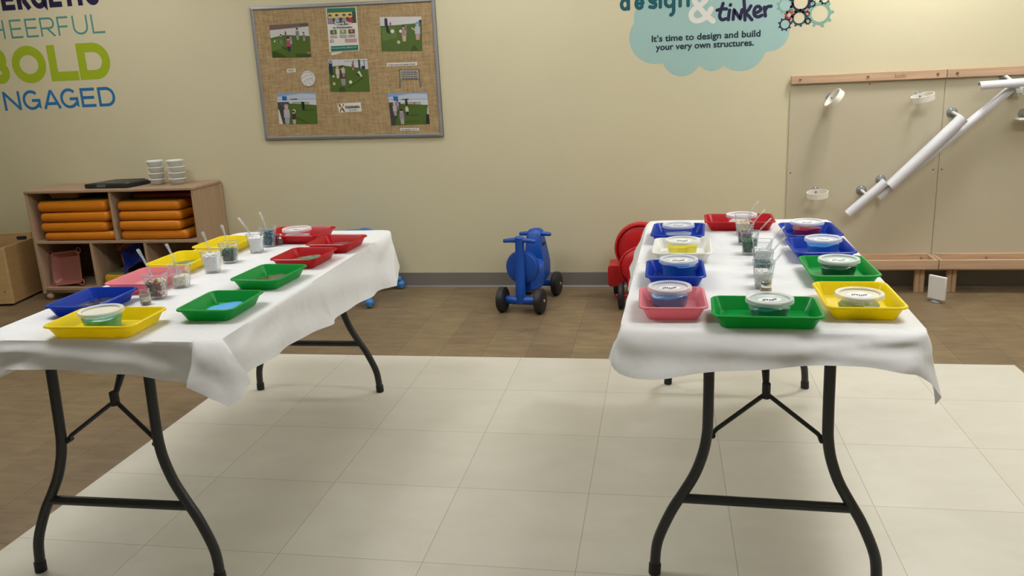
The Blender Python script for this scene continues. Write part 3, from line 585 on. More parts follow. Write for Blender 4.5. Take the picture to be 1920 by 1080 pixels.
# ------------------------------------------------------------------ folding tables
steel = mat('charcoal_steel', '2E2F31', .38, metal=.2, bump=.02, bscale=400); capm = mat('black_rubber', '1A1A1B', .6); topm = mat('table_plastic', 'B9B9B5', .6)
def bez(P, n=6): return catmull(P, n)
def make_table(label, loc, rz, L=1.56, Wd=.73):
    t = empty('folding_table', loc, label, 'table', 'folding tables with white cloths', rz)
    MB().loft([rrect(Wd-.02, L-.02, .05, .695), rrect(Wd-.008, L-.008, .055, .70), rrect(Wd-.008, L-.008, .055, .734), rrect(Wd-.02, L-.02, .05, .739)]).build('tabletop', topm, t)
    for sy in (-1, 1):
        y = sy*.738; yt = sy*.705
        prof = [(.152, .695), (.152, .56), (.153, .47), (.155, .425), (.164, .372), (.185, .31), (.214, .255), (.243, .205), (.266, .155), (.283, .11), (.291, .07), (.295, .0)]
        for sx in (-1, 1):
            pp = [(sx*x, yt+(y-yt)*(1-z/.7), z+.004) for x, z in prof]
            lg = MB().tube(bez(pp, 4), .0148, 14, up=(0, 1, 0)).build('leg', steel, t)
            MB().tube([pp[-1], (pp[-1][0]-sx*.0015, pp[-1][1], .034)], .0172, 14).build('foot_cap', capm, lg)
        zc = .238; yc = yt+(y-yt)*(1-zc/.7)
        MB().tube([(-.228, yc, zc), (.228, yc, zc)], .0135, 12).build('crossbar', steel, t)
        zb = .43; yb = yt+(y-yt)*(1-zb/.7); c = (0, yt-sy*.04, .532)
        for sx in (-1, 1):
            MB().tube([(sx*.142, yb-sy*.012, zb-.006), (sx*.13, yb-sy*.015, zb+.008), c], .0065, 8).build('brace', steel, t)
            MB().lathe([(.008, -.012), (.008, .012)], 10, (sx*.14, yb-sy*.012, zb-.006), 'Y').build('brace_bolt', capm, t)
        MB().tube([(0, c[1], .52), (0, c[1], .56)], .016, 10, sx=.7).build('hinge', capm, t)
        MB().tube([(0, c[1], .54), (0, c[1]-sy*.05, .6), (0, c[1]-sy*.16, .69)], [.007, .012, .012], 8).build('centre_brace', steel, t)
    return t
LT = (-1.541, 2.69, 0); RTb = (.287, 2.825, 0); LR, RR = radians(.6), radians(-1.8)
make_table('dark-legged folding table on the left, mostly hidden under its white cloth', (-1.568, 2.665, 0), LR, 1.52, .67)
make_table('dark-legged folding table on the right, seen end on under its white cloth', (.296, 2.832, 0), RR, 1.54, .70)
cloth_m = mat('white_cloth', 'E0E1E2', .7, trans=.12, bump=.5, bscale=6)
cloth_m.node_tree.nodes['Bump'].inputs['Distance'].default_value = .03
def cloth(label, loc, rz, st, top_z=.745, L=1.56, Wd=.73, seed=1):
    """st: stations around the table: (edge_x, edge_y) local and world hem point, linear pieces"""
    M = Matrix.Translation(loc) @ Matrix.Rotation(rz, 4, 'Z'); Mi = M.inverted()
    edge = []; hem = []
    n = len(st)
    for i in range(n):
        e0, h0, k0 = st[i]; e1, h1, k1 = st[(i+1) % n]
        a, b = Vector(e0), Vector(e1); hp = [Vector(st[(i+j) % n][1]) for j in (-1, 0, 1, 2)]
        steps = max(3, int(max((a-b).length, (hp[1]-hp[2]).length)/.02))
        for s in range(steps):
            u = s/steps; edge.append(a.lerp(b, u))
            if k0 and k1: hh = .5*(2*hp[1]+(hp[2]-hp[0])*u+(2*hp[0]-5*hp[1]+4*hp[2]-hp[3])*u*u+(-hp[0]+3*hp[1]-3*hp[2]+hp[3])*u**3)
            else: hh = hp[1].lerp(hp[2], u)
            hem.append(hh)
    N = len(edge); mb = MB(); rings = []
    cen = Vector((0, 0))
    for s in (.25, .5, .75, .9, .97): rings.append([(e.x*s, e.y*s, top_z+.0006*sin(9*e.x*s+seed)*cos(5*e.y*s)) for e in edge])
    K = 14
    for k_ in range(K+1):
        u = k_/K; ring = []
        for i, (e, h) in enumerate(zip(edge, hem)):
            r0 = .007 # rounding at the table edge
            E3 = Vector((e.x, e.y, top_z)); H = h
            hor = Vector((H.x-E3.x, H.y-E3.y, 0)); hl = hor.length; out = hor/hl if hl > 1e-6 else Vector((0, 0, 0))
            uh = u**.9 if hl < .09 else u**.75
            z = top_z+(H.z-top_z)*(u**1.08)
            p = Vector((E3.x+hor.x*(uh), E3.y+hor.y*(uh), z))
            s_ = i*.02
            wv = .0075*sin(s_*11+3*sin(s_*2.3+seed)+u*2)*u + .004*sin(s_*31+u*5+seed)*u + .006*sin(s_*7-u*6+seed*2)*sin(pi*u)
            wv += .006*sin(s_*17+u*9)*max(0, sin(s_*5+seed))*sin(pi*min(1, u*1.5))
            ep = Vector((e.x, e.y, 0)).normalized() if abs(e.y) < L/2-.03 else Vector((0, 1 if e.y > 0 else -1, 0))
            if abs(e.x) > Wd/2-.03 and abs(e.y) < L/2-.03: ep = Vector((1 if e.x > 0 else -1, 0, 0))
            p += ep*(max(wv, -.4*hl*u)); ring.append(tuple(p))
        rings.append(ring)
    mb.loft(rings, cap0=True, cap1=False)
    o = mb.build('tablecloth', cloth_m, smooth=60); o.location = loc; o.rotation_euler.z = rz
    return tag(o, label, 'tablecloth', 'white tablecloths')
def hemL(M, f): return M.inverted() @ f
def cloth_stations(loc, rz, L, Wd, front, right, back_drop, left, corners):
    pass
ML = Matrix.Translation(LT) @ Matrix.Rotation(LR, 4, 'Z'); MR = Matrix.Translation(RTb) @ Matrix.Rotation(RR, 4, 'Z')
Wd, L = .745, 1.565; hx, hy = Wd/2, L/2
def loc_(M, p): return tuple(M.inverted() @ Vector(p))
S_ = []
# left table: near edge left->right, right side, far side, left side
def fy(px, py, Y): return loc_(ML, on_y(px, py, Y))
S_ = [((-hx+.02, -hy), (-hx-.03, -hy-.07, .60), 1), ((-hx+.07, -hy), fy(0, 704, 1.86), 1), ((-.28, -hy), fy(17, 692, 1.87), 1), ((-.16, -hy), fy(85, 692, 1.875), 1), ((-.02, -hy), fy(190, 700, 1.875), 1), ((.13, -hy), fy(290, 712, 1.87), 1),
      ((.27, -hy), fy(340, 720, 1.885), 0), ((.305, -hy), fy(358, 722, 1.885), 0), ((.309, -hy), fy(349, 727, 1.825), 0), ((.33, -hy), fy(395, 750, 1.80), 0), ((.352, -hy), fy(430, 762, 1.80), 0), ((.366, -hy+.006), fy(452, 748, 1.82), 0), ((hx, -hy+.02), fy(471, 716, 1.86), 0)]
def fx(px, py, X): return loc_(ML, on_x(px, py, X))
S_ += [((hx, -hy+.028), fx(452, 702, -1.135), 0)]
for (px, py) in ((487, 683.7), (520.6, 664), (571, 633), (618, 608.7), (624.7, 600), (652, 583.4), (685.6, 561), (722, 541.3)):
    h = fx(px, py, -1.12); S_.append(((hx, min(h[1], hy-.06)), h, 1))
h = fx(746, 534, -1.09); S_ += [((hx-.003, hy-.035), h, 0), ((hx-.02, hy-.01), (hx-.01, hy+.07, .56), 0), ((hx-.05, hy), (hx-.06, hy+.04, .6), 1), ((0, hy), (0, hy+.03, .61), 1), ((-hx+.05, hy), (-hx+.04, hy+.04, .6), 1),
       ((-hx+.01, hy-.02), (-hx-.07, hy+.07, .5), 1), ((-hx, hy-.06), (-hx-.03, hy-.08, .59), 1), ((-hx, 0), (-hx-.03, 0, .6), 1), ((-hx, -hy+.06), (-hx-.03, -hy+.07, .59), 1)]
cloth('white paper tablecloth on the left table, folded into a flap at its near corner', LT, LR, S_)
def fy(px, py, Y): return loc_(MR, on_y(px, py, Y))
S_ = [((-hx+.004, -hy+.02), fy(1144, 676, 2.0), 1), ((-hx+.012, -hy+.008), fy(1160, 701, 1.97), 1), ((-hx+.03, -hy), fy(1215, 711, 1.95), 1), ((-.2, -hy), fy(1330, 697, 1.97), 1), ((-.02, -hy), fy(1480, 691, 1.97), 1), ((.1, -hy), fy(1560, 686, 1.97), 1), ((.2, -hy), fy(1625, 688, 1.965), 1), ((.27, -hy), fy(1672, 695, 1.96), 1),
      ((.31, -hy), fy(1700, 700, 1.955), 1), ((.34, -hy), fy(1722, 706, 1.955), 1), ((.355, -hy+.008), fy(1748, 722, 1.97), 0), ((.364, -hy+.016), fy(1765, 744, 1.99), 0), ((.369, -hy+.028), fy(1752, 757, 2.03), 0), ((hx, -hy+.05), (hx+.035, -hy+.09, .58), 0),
      ((hx, -hy+.12), (hx+.03, -hy+.16, .6), 1), ((hx, 0), (hx+.03, 0, .61), 1), ((hx, hy-.07), (hx+.03, hy-.09, .6), 1), ((hx-.01, hy-.02), (hx+.06, hy+.06, .52), 1), ((hx-.06, hy), (hx-.06, hy+.04, .6), 1), ((0, hy), (0, hy+.03, .61), 1), ((-hx+.06, hy), (-hx+.06, hy+.04, .6), 1),
      ((-hx+.01, hy-.02), (-hx-.05, hy+.05, .57), 1)]
def fx(px, py, X): return loc_(MR, on_x(px, py, X))
S_ += [((-hx, hy-.08), (-hx-.05, hy-.10, .6), 1), ((-hx, .45), (-hx-.055, .42, .6), 1), ((-hx, .1), (-hx-.032, .1, .61), 1), ((-hx, -.35), (-hx-.016, -.35, .61), 1), ((-hx, -hy+.15), (-hx-.01, -hy+.2, .62), 1), ((-hx, -hy+.07), (-hx-.02, -hy+.1, .63), 1)]
cloth('white paper tablecloth on the right table with a long corner hanging at its right', RTb, RR, S_, seed=4)
TZ = .7462
# ------------------------------------------------------------------ trays
TM = {c: mat('tray_'+c, h, .3, trans=.42, coat=.1) for c, h in dict(yellow='F8E600', blue='0A45C0', pink='F09DA9', red='CC0D20', green='00B04A').items()}
TM['white'] = clear('tray_clear_white', 'E9E9E4', .72, .25)
def tray_mesh(w, d, h=.037):
    m = MB(); rr = []
    for ww, dd, r_, z in ((w-.054, d-.054, .012, 0), (w-.046, d-.046, .016, .002), (w-.016, d-.016, .022, h-.004), (w-.013, d-.013, .023, h-.0015), (w-.004, d-.004, .026, h-.0015), (w, d, .028, h-.004),
                          (w, d, .028, h-.001), (w-.004, d-.004, .026, h+.001), (w-.015, d-.015, .023, h+.001), (w-.0195, d-.0195, .021, h-.002), (w-.050, d-.050, .014, .0045), (w-.060, d-.060, .01, .003)):
        rr.append(rrect(ww, dd, r_, z, 6))
    m.loft(rr); return m
cache = {}
def tray(colr, center, w, d, rz, label):
    key = (w, d, colr)
    z = TZ
    if key not in cache:
        o = tray_mesh(w, d).build('tray', TM[colr], smooth=35); cache[key] = o
    else:
        o = cache[key].copy(); COL.objects.link(o)
    o.location = (center[0], center[1], z); o.rotation_euler.z = radians(rz)
    return tag(o, label, 'tray', 'plastic sensory trays on the tables')
BW, BD, SW, SD = .274, .2, .237, .182
tr = {}
def T_(k, *a): tr[k] = tray(*a)
T_('Ly', 'yellow', (-1.549, 2.01), BW, BD, 2, 'yellow tray nearest the viewer on the left table, holding a lidded tub')
T_('Lb', 'blue', (-1.747, 2.222), SD, SW, 2, 'blue tray on the left table, the only blue one there')
T_('Lp', 'pink', (-1.738, 2.497), SD, SW+.01, 1, 'pink tray on the left table behind the blue tray')
T_('Ly2', 'yellow', (-1.770, 2.775), SD, SW+.01, 0, 'yellow tray with dark green slime behind the pink tray on the left table')
T_('Ly3', 'yellow', (-1.762, 3.072), SD-.01, SW+.01, -2, 'farthest yellow tray on the left table, with grey slime')
T_('LrA', 'red', (-1.536, 3.275), BW, BD+.015, -3, 'red tray at the far end of the left table, holding a lidded tub')
T_('LrB', 'red', (-1.283, 3.083), SD+.01, SW-.03, -3, 'red tray with dark brown slime at the far right of the left table')
T_('LrC', 'red', (-1.31, 2.829), SD+.006, SW-.02, -2, 'red tray with green glittery slime on the left table')
T_('LgD', 'green', (-1.309, 2.539), SD, SW-.006, -3, 'green tray with brown slime on the left table')
T_('LgE', 'green', (-1.293, 2.186), SD, SW-.01, 1, 'green tray with sky blue slime at the near right of the left table')
T_('Rb1', 'blue', (.06, 3.213), BD, BW-.012, -3, 'blue tray at the far left of the right table')
T_('Rw', 'white', (.069, 2.909), BD+.004, BW-.005, -2, 'clear white tray on the left side of the right table')
T_('Rb2', 'blue', (.039, 2.569), SD, SW, 0, 'blue tray between the clear tray and the pink tray')
T_('Rp', 'pink', (.027, 2.230), SD, SW-.015, 1, 'pink tray at the near left corner of the right table')
T_('RgF', 'green', (.263, 2.142), BW, BD, -2, 'wide green tray at the near end of the right table')
T_('Ry', 'yellow', (.514, 2.262), BD, BW-.005, -1, 'yellow tray at the near right of the right table')
T_('RgG', 'green', (.528, 2.596), BD, BW, 0, 'green tray behind the yellow tray on the right table')
T_('RbH', 'blue', (.527, 2.900), BD, BW-.015, 0, 'blue tray with a sky blue tub on the right side of the right table')
T_('RbI', 'blue', (.542, 3.190), BD, BW-.01, 0, 'blue tray with a red tub at the far right of the right table')
T_('RrJ', 'red', (.306, 3.437), BW, BD, -2, 'red tray at the far end of the right table, holding a pale tub')
# ------------------------------------------------------------------ tubs with lids
tubm = clear('frosted_tub', 'E6E8EC', .035, .3, .08); lidm = clear('frosted_lid', 'EEF0F2', .40, .35, .3)
for m_ in (tubm, lidm): m_.node_tree.nodes['Principled BSDF'].inputs['Specular IOR Level'].default_value = .25
labm = mat('sticker_white', 'E2E2E6', .4, var=.05, vscale=200); inkm = mat('sticker_ink', '2C3038', .5)
def tub(center, fill, level, label, rz=0, sticker=True, z=None, filln='slime', grp='lidded slime tubs in the trays', var=0, lidfill=None):
    t = empty('lidded_tub', (center[0], center[1], TZ+.0032 if z is None else z), label, 'tub', grp, radians(rz))
    m = MB(); m.lathe([(.001, 0), (.046, 0), (.048, .002), (.0565, .044), (.058, .05)], 48, caps=False); m.build('tub_body', tubm, t)
    if fill:
        level += .005; rnd = random.Random(hash(fill) % 1000 if 0 else int(fill, 16) % 997); n = 40; rings = []
        r_at = lambda h: .0467+(.0555-.0467)*(h/.044)-.0006
        ph = rnd.random()*6
        lv = [level+.0035*sin(2*pi*i/n*2+ph)+.0015*sin(2*pi*i/n*5+ph*2) for i in range(n)]
        rings.append([(.046*cos(2*pi*i/n), .046*sin(2*pi*i/n), .0036) for i in range(n)])
        rings.append([(r_at(lv[i]-.003)*cos(2*pi*i/n), r_at(lv[i]-.003)*sin(2*pi*i/n), lv[i]-.002) for i in range(n)])
        rings.append([((r_at(lv[i])-.003)*cos(2*pi*i/n), (r_at(lv[i])-.003)*sin(2*pi*i/n), lv[i]) for i in range(n)])
        rings.append([(.03*cos(2*pi*i/n), .03*sin(2*pi*i/n), level+.002) for i in range(n)])
        MB().loft(rings).build(filln, mat('slime_'+fill, fill, .25, var=var, vscale=60, coat=.3), t)
    m = MB(); m.lathe([(.001, .0478), (.049, .0478), (.0505, .0525), (.0545, .0545), (.0595, .0545), (.0608, .053), (.0612, .044), (.0598, .044)], 56, caps=False)
    ld = m.build('lid', lidm, t)
    if sticker:
        m = MB(); n = 28; pts = [(.031*cos(2*pi*i/n)*(1+.07*sin(6*2*pi*i/n)), .02*sin(2*pi*i/n)*(1+.1*sin(5*2*pi*i/n)), .0482) for i in range(n)]
        m.add(pts, [tuple(range(n))]); m.add([(p[0], p[1], .0479) for p in pts]+pts, [(i, (i+1) % n, n+(i+1) % n, n+i) for i in range(n)])
        for j in range(7): # worn, illegible script
            x0 = -.019+j*.0056; y0 = -.002+.004*sin(j*1.3)
            m.add([(x0-.002, y0-.0075, .0484), (x0+.0024, y0-.008, .0484), (x0+.005, y0+.004, .0484), (x0+.001, y0+.0075, .0484)], [(0, 1, 2, 3)], 1)
        m.build('lid_sticker', [labm, inkm], ld, smooth=0)
    return t
def lid_px(u, v): p = on_z(u, v, TZ+.003+.05); return (p.x, p.y)
tub(lid_px(1272, 422), 'A9B4D6', .012, 'frosted tub with a little lavender slime in the far left blue tray')
tub(lid_px(1279.5, 450.5), 'F0E000', .030, 'frosted tub with yellow slime in the clear tray', sticker=True)
tub(lid_px(1272.3, 487), '1673C0', .034, 'frosted tub with bright blue slime in the blue tray by the clear tray', rz=8)
tub(lid_px(1255.5, 538.5), '4F82B4', .026, 'frosted tub with steel blue slime in the pink tray', rz=6)
tub(lid_px(1443, 560.5), '0C6A5A', .027, 'frosted tub with teal green slime in the wide near green tray', rz=12)
tub(lid_px(1611.5, 551.5), '7F8748', .024, 'frosted tub with khaki slime in the yellow tray', rz=-8)
tub(lid_px(1573, 486.5), '02462C', .028, 'frosted tub with dark green slime in the green tray behind the yellow one', rz=0)
tub(lid_px(1543.5, 447.5), '2E86D2', .030, 'frosted tub with sky blue slime on the right side of the right table', rz=-20)
tub(lid_px(1513.5, 416), 'A01838', .024, 'frosted tub with crimson slime in the far right blue tray', rz=10)
tub(lid_px(1390.5, 403), 'E6DDE2', .020, 'frosted tub with pale slime in the red tray of the right table', sticker=False)
tub(lid_px(189, 582.5), '3E9E84', .030, 'frosted tub with teal marbled slime in the near yellow tray of the left table', sticker=False, var=.35)
tub(lid_px(556.4, 429.5), 'D9C6D6', .020, 'frosted tub with pale slime in the far red tray of the left table', rz=5)

# ------------------------------------------------------------------ loose slime in trays
def slime(tk, name, label, colr, rough=.15, w=.10, d=.15, off=(0, 0), h=.006, seed=1, var=.15, coat=.5, bump=0, lumps=0):
    o = tr[tk]; R = random.Random(seed); n = 48; M = Matrix.Translation(o.location) @ Matrix.Rotation(o.rotation_euler.z, 4, 'Z')
    c = M @ Vector((off[0], off[1]+.009, .0045)); rings = []; w = w/.115*.117; d = d/.15*.172
    ph = [R.random()*6 for _ in range(4)]
    def rad(i): a = 2*pi*i/n; return 1+.03*sin(2*a+ph[0])+.03*sin(3*a+ph[1])+.03*sin(5*a+ph[2])+.02*sin(9*a+ph[3])
    for s, z in ((1, 0), (1.0, h*.4), (.97, h*.8), (.9, h), (.7, h*1.05), (.45, h), (.2, h*1.05)):
        rings.append([(w/2*s*rad(i)*cos(2*pi*i/n), d/2*s*rad(i)*sin(2*pi*i/n), z+(lumps*(R.random()-.3) if s < .98 else 0)) for i in range(n)])
    m = MB().loft(rings); ob = m.build(name, mat('puddle_'+colr, colr, rough, var=var, vscale=40, coat=coat, bump=bump, bscale=90), smooth=70)
    ob.location = c; ob.rotation_euler.z = o.rotation_euler.z
    return tag(ob, label, 'slime', 'loose slime spread in the trays')
slime('Lb', 'slime_puddle', 'shiny dark purple slime lying in the blue tray of the left table', '120F28', .2, .115, .15, (.003, -.004), .007, 3, .3, .2, .2, .003)
slime('Lp', 'slime_puddle', 'light grey slime lying in the pink tray of the left table', '9CA3AE', .5, .10, .15, (.015, -.01), .006, 5, .08, 0, .1)
slime('Ly2', 'slime_puddle', 'dark green slime lying in the second yellow tray of the left table', '1E5A24', .3, .115, .15, (.006, 0), .006, 8, .15, .2)
slime('Ly3', 'slime_puddle', 'grey slime lying in the farthest yellow tray', '8D93A4', .4, .10, .15, (.01, 0), .006, 11, .05, .1)
slime('LrB', 'slime_puddle', 'glossy dark brown slime lying in the far right red tray', '331C12', .25, .112, .15, (.0, -.005), .007, 14, .15, .15, 0)
slime('LrC', 'slime_puddle', 'glittery green slime lying in a red tray', '2E7A58', .25, .115, .14, (.008, -.005), .008, 17, .4, .5, .5, .004)
slime('LgD', 'slime_puddle', 'glossy brown slime lying in the farther green tray of the left table', '4A3214', .2, .115, .15, (.0, -.005), .006, 20, .15, .2, 0)
slime('LgE', 'slime_puddle', 'sky blue slime lying in the near green tray of the left table', '52A8EA', .35, .115, .14, (.008, -.005), .006, 23, .05, .3)
for k_, o_, cc, sd in (('Ry', (.0, -.02), 'C9BE3A', 31), ('RgG', (.0, -.04), '3FA060', 33)):
    pass

# ------------------------------------------------------------------ cups, fillings, spoons, jars
cupc = clear('clear_cup', 'E8ECEE', .03, .05, .22); spc = clear('clear_spoon', 'D4DADC', .24, .05, .55)
cup_edge = clear('clear_cup_edge', 'C4CACC', .35, .05, .4)
CW0, CW1, CHh = .046, .064, .078
def cup(x, y, rz, label):
    m = MB(); rr = lambda w, z: rrect(w, w, .006, z, 3)
    m.loft([rr(CW0, 0), rr(CW0+.001, .001), rr(CW1, CHh), rr(CW1-.003, CHh), rr(CW0-.0012, .006), rr(CW0-.004, .005)])
    e = rrect(CW1-.0015, CW1-.0015, .006, CHh, 3); e.append(e[0]); m.tube(e, .0011, 6, 1)
    for sx in (-1, 1):
        for sy in (-1, 1): m.tube([(sx*(CW0/2-.0035), sy*(CW0/2-.0035), .003), (sx*(CW1/2-.0035), sy*(CW1/2-.0035), CHh)], .0009, 5, 1)
    e = rrect(CW0-.002, CW0-.002, .006, .003, 3); e.append(e[0]); m.tube(e, .0018, 6, 1)
    o = m.build('plastic_cup', [cupc, cup_edge], smooth=35); o.location = (x, y, TZ+.001); o.rotation_euler.z = radians(rz)
    return tag(o, label, 'cup', 'clear square cups down the middle of the tables')
def wid(z): return CW0+(CW1-CW0)*(z-.004)/(CHh-.004)-.0045
def fill_lumps(x, y, rz, top, cols, label, name, r, count, shape, cat, seed):
    R = random.Random(seed); m = MB()
    w0, w1 = wid(.006)-.004, wid(top-r)-.004
    mm = [mat(name+'_'+c, c, .3 if shape != 'foam' else .8, coat=.2) for c in cols]
    m.loft([rrect(w0-.002, w0-.002, .004, .0075, 2), rrect(w1-.002, w1-.002, .004, top-r*1.2, 2)], 0)
    for i in range(count):
        z = .008+r+(top-.008-r)*R.random() if i % 3 else top-r*.6+R.random()*r*1.1
        z = min(z, CHh-.006)
        w = (wid(z)-2*r-.001)/2
        if i % 3: # on the walls
            s = R.choice((0, 1, 2, 3)); u = R.uniform(-w, w); p = ((u, -w), (u, w), (-w, u), (w, u))[s]
        else: p = (R.uniform(-w, w), R.uniform(-w, w))
        if shape == 'ball': m.sphere((p[0], p[1], z), r, 8, 6, R.randrange(len(cols)))
        elif shape == 'foam': m.sphere((p[0], p[1], z), r*R.uniform(.7, 1), 6, 4, R.randrange(len(cols)))
        else:
            o = len(m.v); s = r*.85; m.box((-s, -s*.5, -s*.7), (s, s*.5, s*.7), R.randrange(len(cols)))
            m.xf(Matrix.Translation((p[0], p[1], z)) @ Matrix.Rotation(R.random()*6, 4, Vector((R.random(), R.random(), R.random())).normalized()), o)
    ob = m.build(name, mm, smooth=60 if shape != 'chip' else 0); ob.location = (x, y, TZ+.001); ob.rotation_euler.z = radians(rz)
    return tag(ob, label, cat, None, 'stuff')
def spoon(tip, base, label, lean=0):
    """clear plastic spoon standing in a cup: base = bowl end, tip = handle end"""
    T1, B = Vector(tip), Vector(base); Lg = (T1-B).length
    m = MB(); rings = []
    st = [(0, .002, .001), (.006, .009, .0014), (.02, .0145, .002), (.034, .012, .002), (.046, .005, .0022), (.055, .0035, .0025), (Lg*.6, .0036, .0025), (Lg*.8, .0052, .0022), (Lg*.93, .0072, .002), (Lg*.985, .0074, .0018), (Lg, .004, .0012)]
    for z, a, b in st:
        bend = .008*sin(pi*min(1, z/Lg)); rings.append([(a*cos(2*pi*i/12), bend+b*sin(2*pi*i/12), z) for i in range(12)])
    m.loft(rings); d = (T1-B).normalized(); q = d.to_track_quat('Z', 'Y')
    o = m.build('plastic_spoon', spc, smooth=50); o.location = B; o.rotation_mode = 'QUATERNION'; o.rotation_quaternion = q
    return tag(o, label, 'spoon', 'clear plastic spoons in the cups')
Lc = [(297, 562, 'beads', ['7A2A3A', 'D8C050', '3A7A40', 'E08060', 'E8D8C0', '3A3050', 'A04870'], .055, .0046, 170, 'ball', 'multicoloured beads heaped in the nearest cup of the left table', 'beads', (257.5, 467), 'first', 'nearest cup of the left table, full of coloured beads'),
      (341, 541.5, 'pearls', ['E4DFCB', 'D6D0BA', 'EDE9DC'], .036, .0052, 90, 'ball', 'ivory pearl beads in the second cup of the left table', 'beads', (311, 457), '', 'second cup from the front of the left table, with ivory pearls'),
      (400, 514, 'foam_snow', ['F2F3F5', 'E8EAEE'], .066, .005, 110, 'foam', 'white snow filling in the third cup of the left table', 'filling', (379.4, 434.5), '', 'third cup from the front of the left table, full of white snow'),
      (432.6, 496, 'green_chips', ['0C3A28', '14523A', '1E6A48', '082A1C'], .048, .0034, 300, 'chip', 'dark green glitter chips in a cup on the left table', 'glitter', (415, 421.5), '', 'cup of dark green glitter on the left table'),
      (482.4, 477, 'white_powder', ['F4F4F6', 'ECECF0'], .064, .003, 90, 'foam', 'white powder filling the fifth cup of the left table', 'filling', (446.5, 408), '', 'fifth cup on the left table, filled with white powder'),
      (504.8, 465.5, 'blue_chips', ['16506E', '2A6A8A', '123A56', '5AA0B8'], .06, .0034, 300, 'chip', 'teal blue glitter chips in the farthest cup of the left table', 'glitter', (486.3, 397), '', 'farthest cup of the left table, with teal blue glitter')]
Rc = [(1430, 543, 'white_flakes', ['F2F2F0', 'E6E6E4'], .050, .0034, 260, 'foam', 'white flakes in the nearest cup of the right table', 'filling', (1477, 464), '', 'nearest cup of the right table, half full of white flakes'),
      (1429, 521, 'teal_gems', ['174A5A', '2E7A8A', '0E2E3C', '7AB0B8'], .044, .0036, 260, 'chip', 'teal glitter gems in the second cup of the right table', 'glitter', (1472, 445), '', 'second cup of the right table, with teal gems'),
      (1428, 498.5, 'white_powder', ['F4F4F4', 'EAEAEC'], .052, .003, 90, 'foam', 'white powder in the third cup of the right table', 'filling', (1471, 424.5), '', 'third cup of the right table, with white powder'),
      (1404.5, 480, 'green_gems', ['0B4A2A', '0E6A3A', '083420', '2C8A58'], .050, .0034, 300, 'chip', 'green glitter gems in the fourth cup of the right table', 'glitter', (1446, 409), '', 'fourth cup of the right table, with green gems'),
      (1396, 461.5, 'plum_gems', ['4A2038', '6A3450', '341428', '8A5470'], .040, .0034, 240, 'chip', 'plum red glitter gems in the fifth cup of the right table', 'glitter', (1434.5, 393), '', 'fifth cup of the right table, with plum gems'),
      (1392, 443.5, 'pastel_beads', ['E8C8A0', 'E8D8B0', 'E0A088', 'C8D8A0'], .046, .0052, 110, 'ball', 'pastel peach and yellow beads in the farthest cup of the right table', 'beads', (1423, 377), '', 'farthest cup of the right table, with pastel beads')]
for side, lst in (('left', Lc), ('right', Rc)):
    for i, (u, v, nm_, cols, top, r, cnt, shp, lb, cat, tip, _, clb) in enumerate(lst):
        p = on_z(u, v-4, TZ); rz = -4 if side == 'right' else 12
        # base pixel is the near bottom edge; step back half a width
        y = p.y+.0; x = p.x
        cup(x, y, rz, clb); fill_lumps(x, y, rz, top, cols, lb, nm_, r, cnt, shp, cat, i+(10 if side == 'right' else 1))
        T1 = on_y(tip[0], tip[1], y+(.012 if side == 'right' else .01)); d = Vector((x, y, TZ+.014))
        dirx = (T1-d); B = Vector((x, y, TZ+.02))+Vector((dirx.x*.03, 0, 0))
        spoon(T1, B, 'clear spoon standing in the '+clb.split(',')[0] if 'cup of dark' not in clb else 'clear spoon standing in the cup of dark green glitter')
def jar(u, v, r, h, body_h, cap_h, content, cap, label, nm_='glitter_jar', lid=True, stick=None):
    p = on_z(u, v, TZ); t = empty(nm_, (p.x, p.y, TZ+.001), label, 'jar', 'small glitter jars on the tables')
    MB().lathe([(.001, 0), (r*.95, 0), (r, .003), (r, h-.012), (r*.8, h-.006), (r*.8, h), (r*.74, h), (r*.74, h-.006), (r*.92, h-.013), (r*.92, .003), (.001, .002)], 24, caps=False).build('jar_body', clear('jar_clear', 'D0D0D0', .14, .05, .4), t)
    if content: MB().lathe([(r*.9, .0032), (r*.9, content[1])], 20).build('glitter', mat('jar_fill_'+content[0], content[0], .5, var=.4, vscale=300), t)
    if cap: MB().lathe([(r*.86, h-.009), (r*.88, h-.008), (r*.88, h+cap_h), (r*.8, h+cap_h+.002)], 24).build('jar_cap', cap, t)
    if stick: MB().lathe([(r+.0004, .01), (r+.0004, .026)], 24, caps=False).build('jar_label', mat('jar_label_green', 'B9BFA6', .5, var=.25, vscale=150), t)
chrome = mat('chrome_cap', 'D5D5D2', .12, metal=1)
jar(274, 570, .0165, .046, 0, .0, ('6A3018', .026), None, 'open glass jar with rust brown glitter beside the bead cup on the left table', stick=1)
jar(526, 457.5, .0135, .032, 0, .008, ('33343A', .022), chrome, 'small silver-capped jar of dark glitter at the far end of the left table')
jar(1436, 548, .0165, .022, 0, .008, ('8A7A40', .015), chrome, 'small mirror-capped jar behind the near green tray of the right table')
jar(1390.5, 452, .012, .034, 0, .007, ('40404A', .024), chrome, 'small silver-capped jar of grey glitter between the far cups of the right table')
# clear lid lying beside the brown jar
p = on_z(257, 545, TZ); m = MB(); m.loft([rrect(.05, .03, .006, .006, 3), rrect(.052, .032, .007, .002, 3), rrect(.052, .032, .007, .001, 3)])
m = MB(); N = 10; m.loft([[(.03*cos(a), .012*sin(a)+.0*j, .002+j*.010+.006*sin(2*a)) for a in [2*pi*i/N for i in range(N)]] for j in (0, 1)], cap0=True, cap1=False)
o = m.build('plastic_film', clear('film', 'E8ECEE', .4, .1), smooth=50); o.location = (p.x, p.y, TZ+.002); tag(o, 'crumpled piece of clear film by the corner of the blue tray on the left table', 'plastic film')

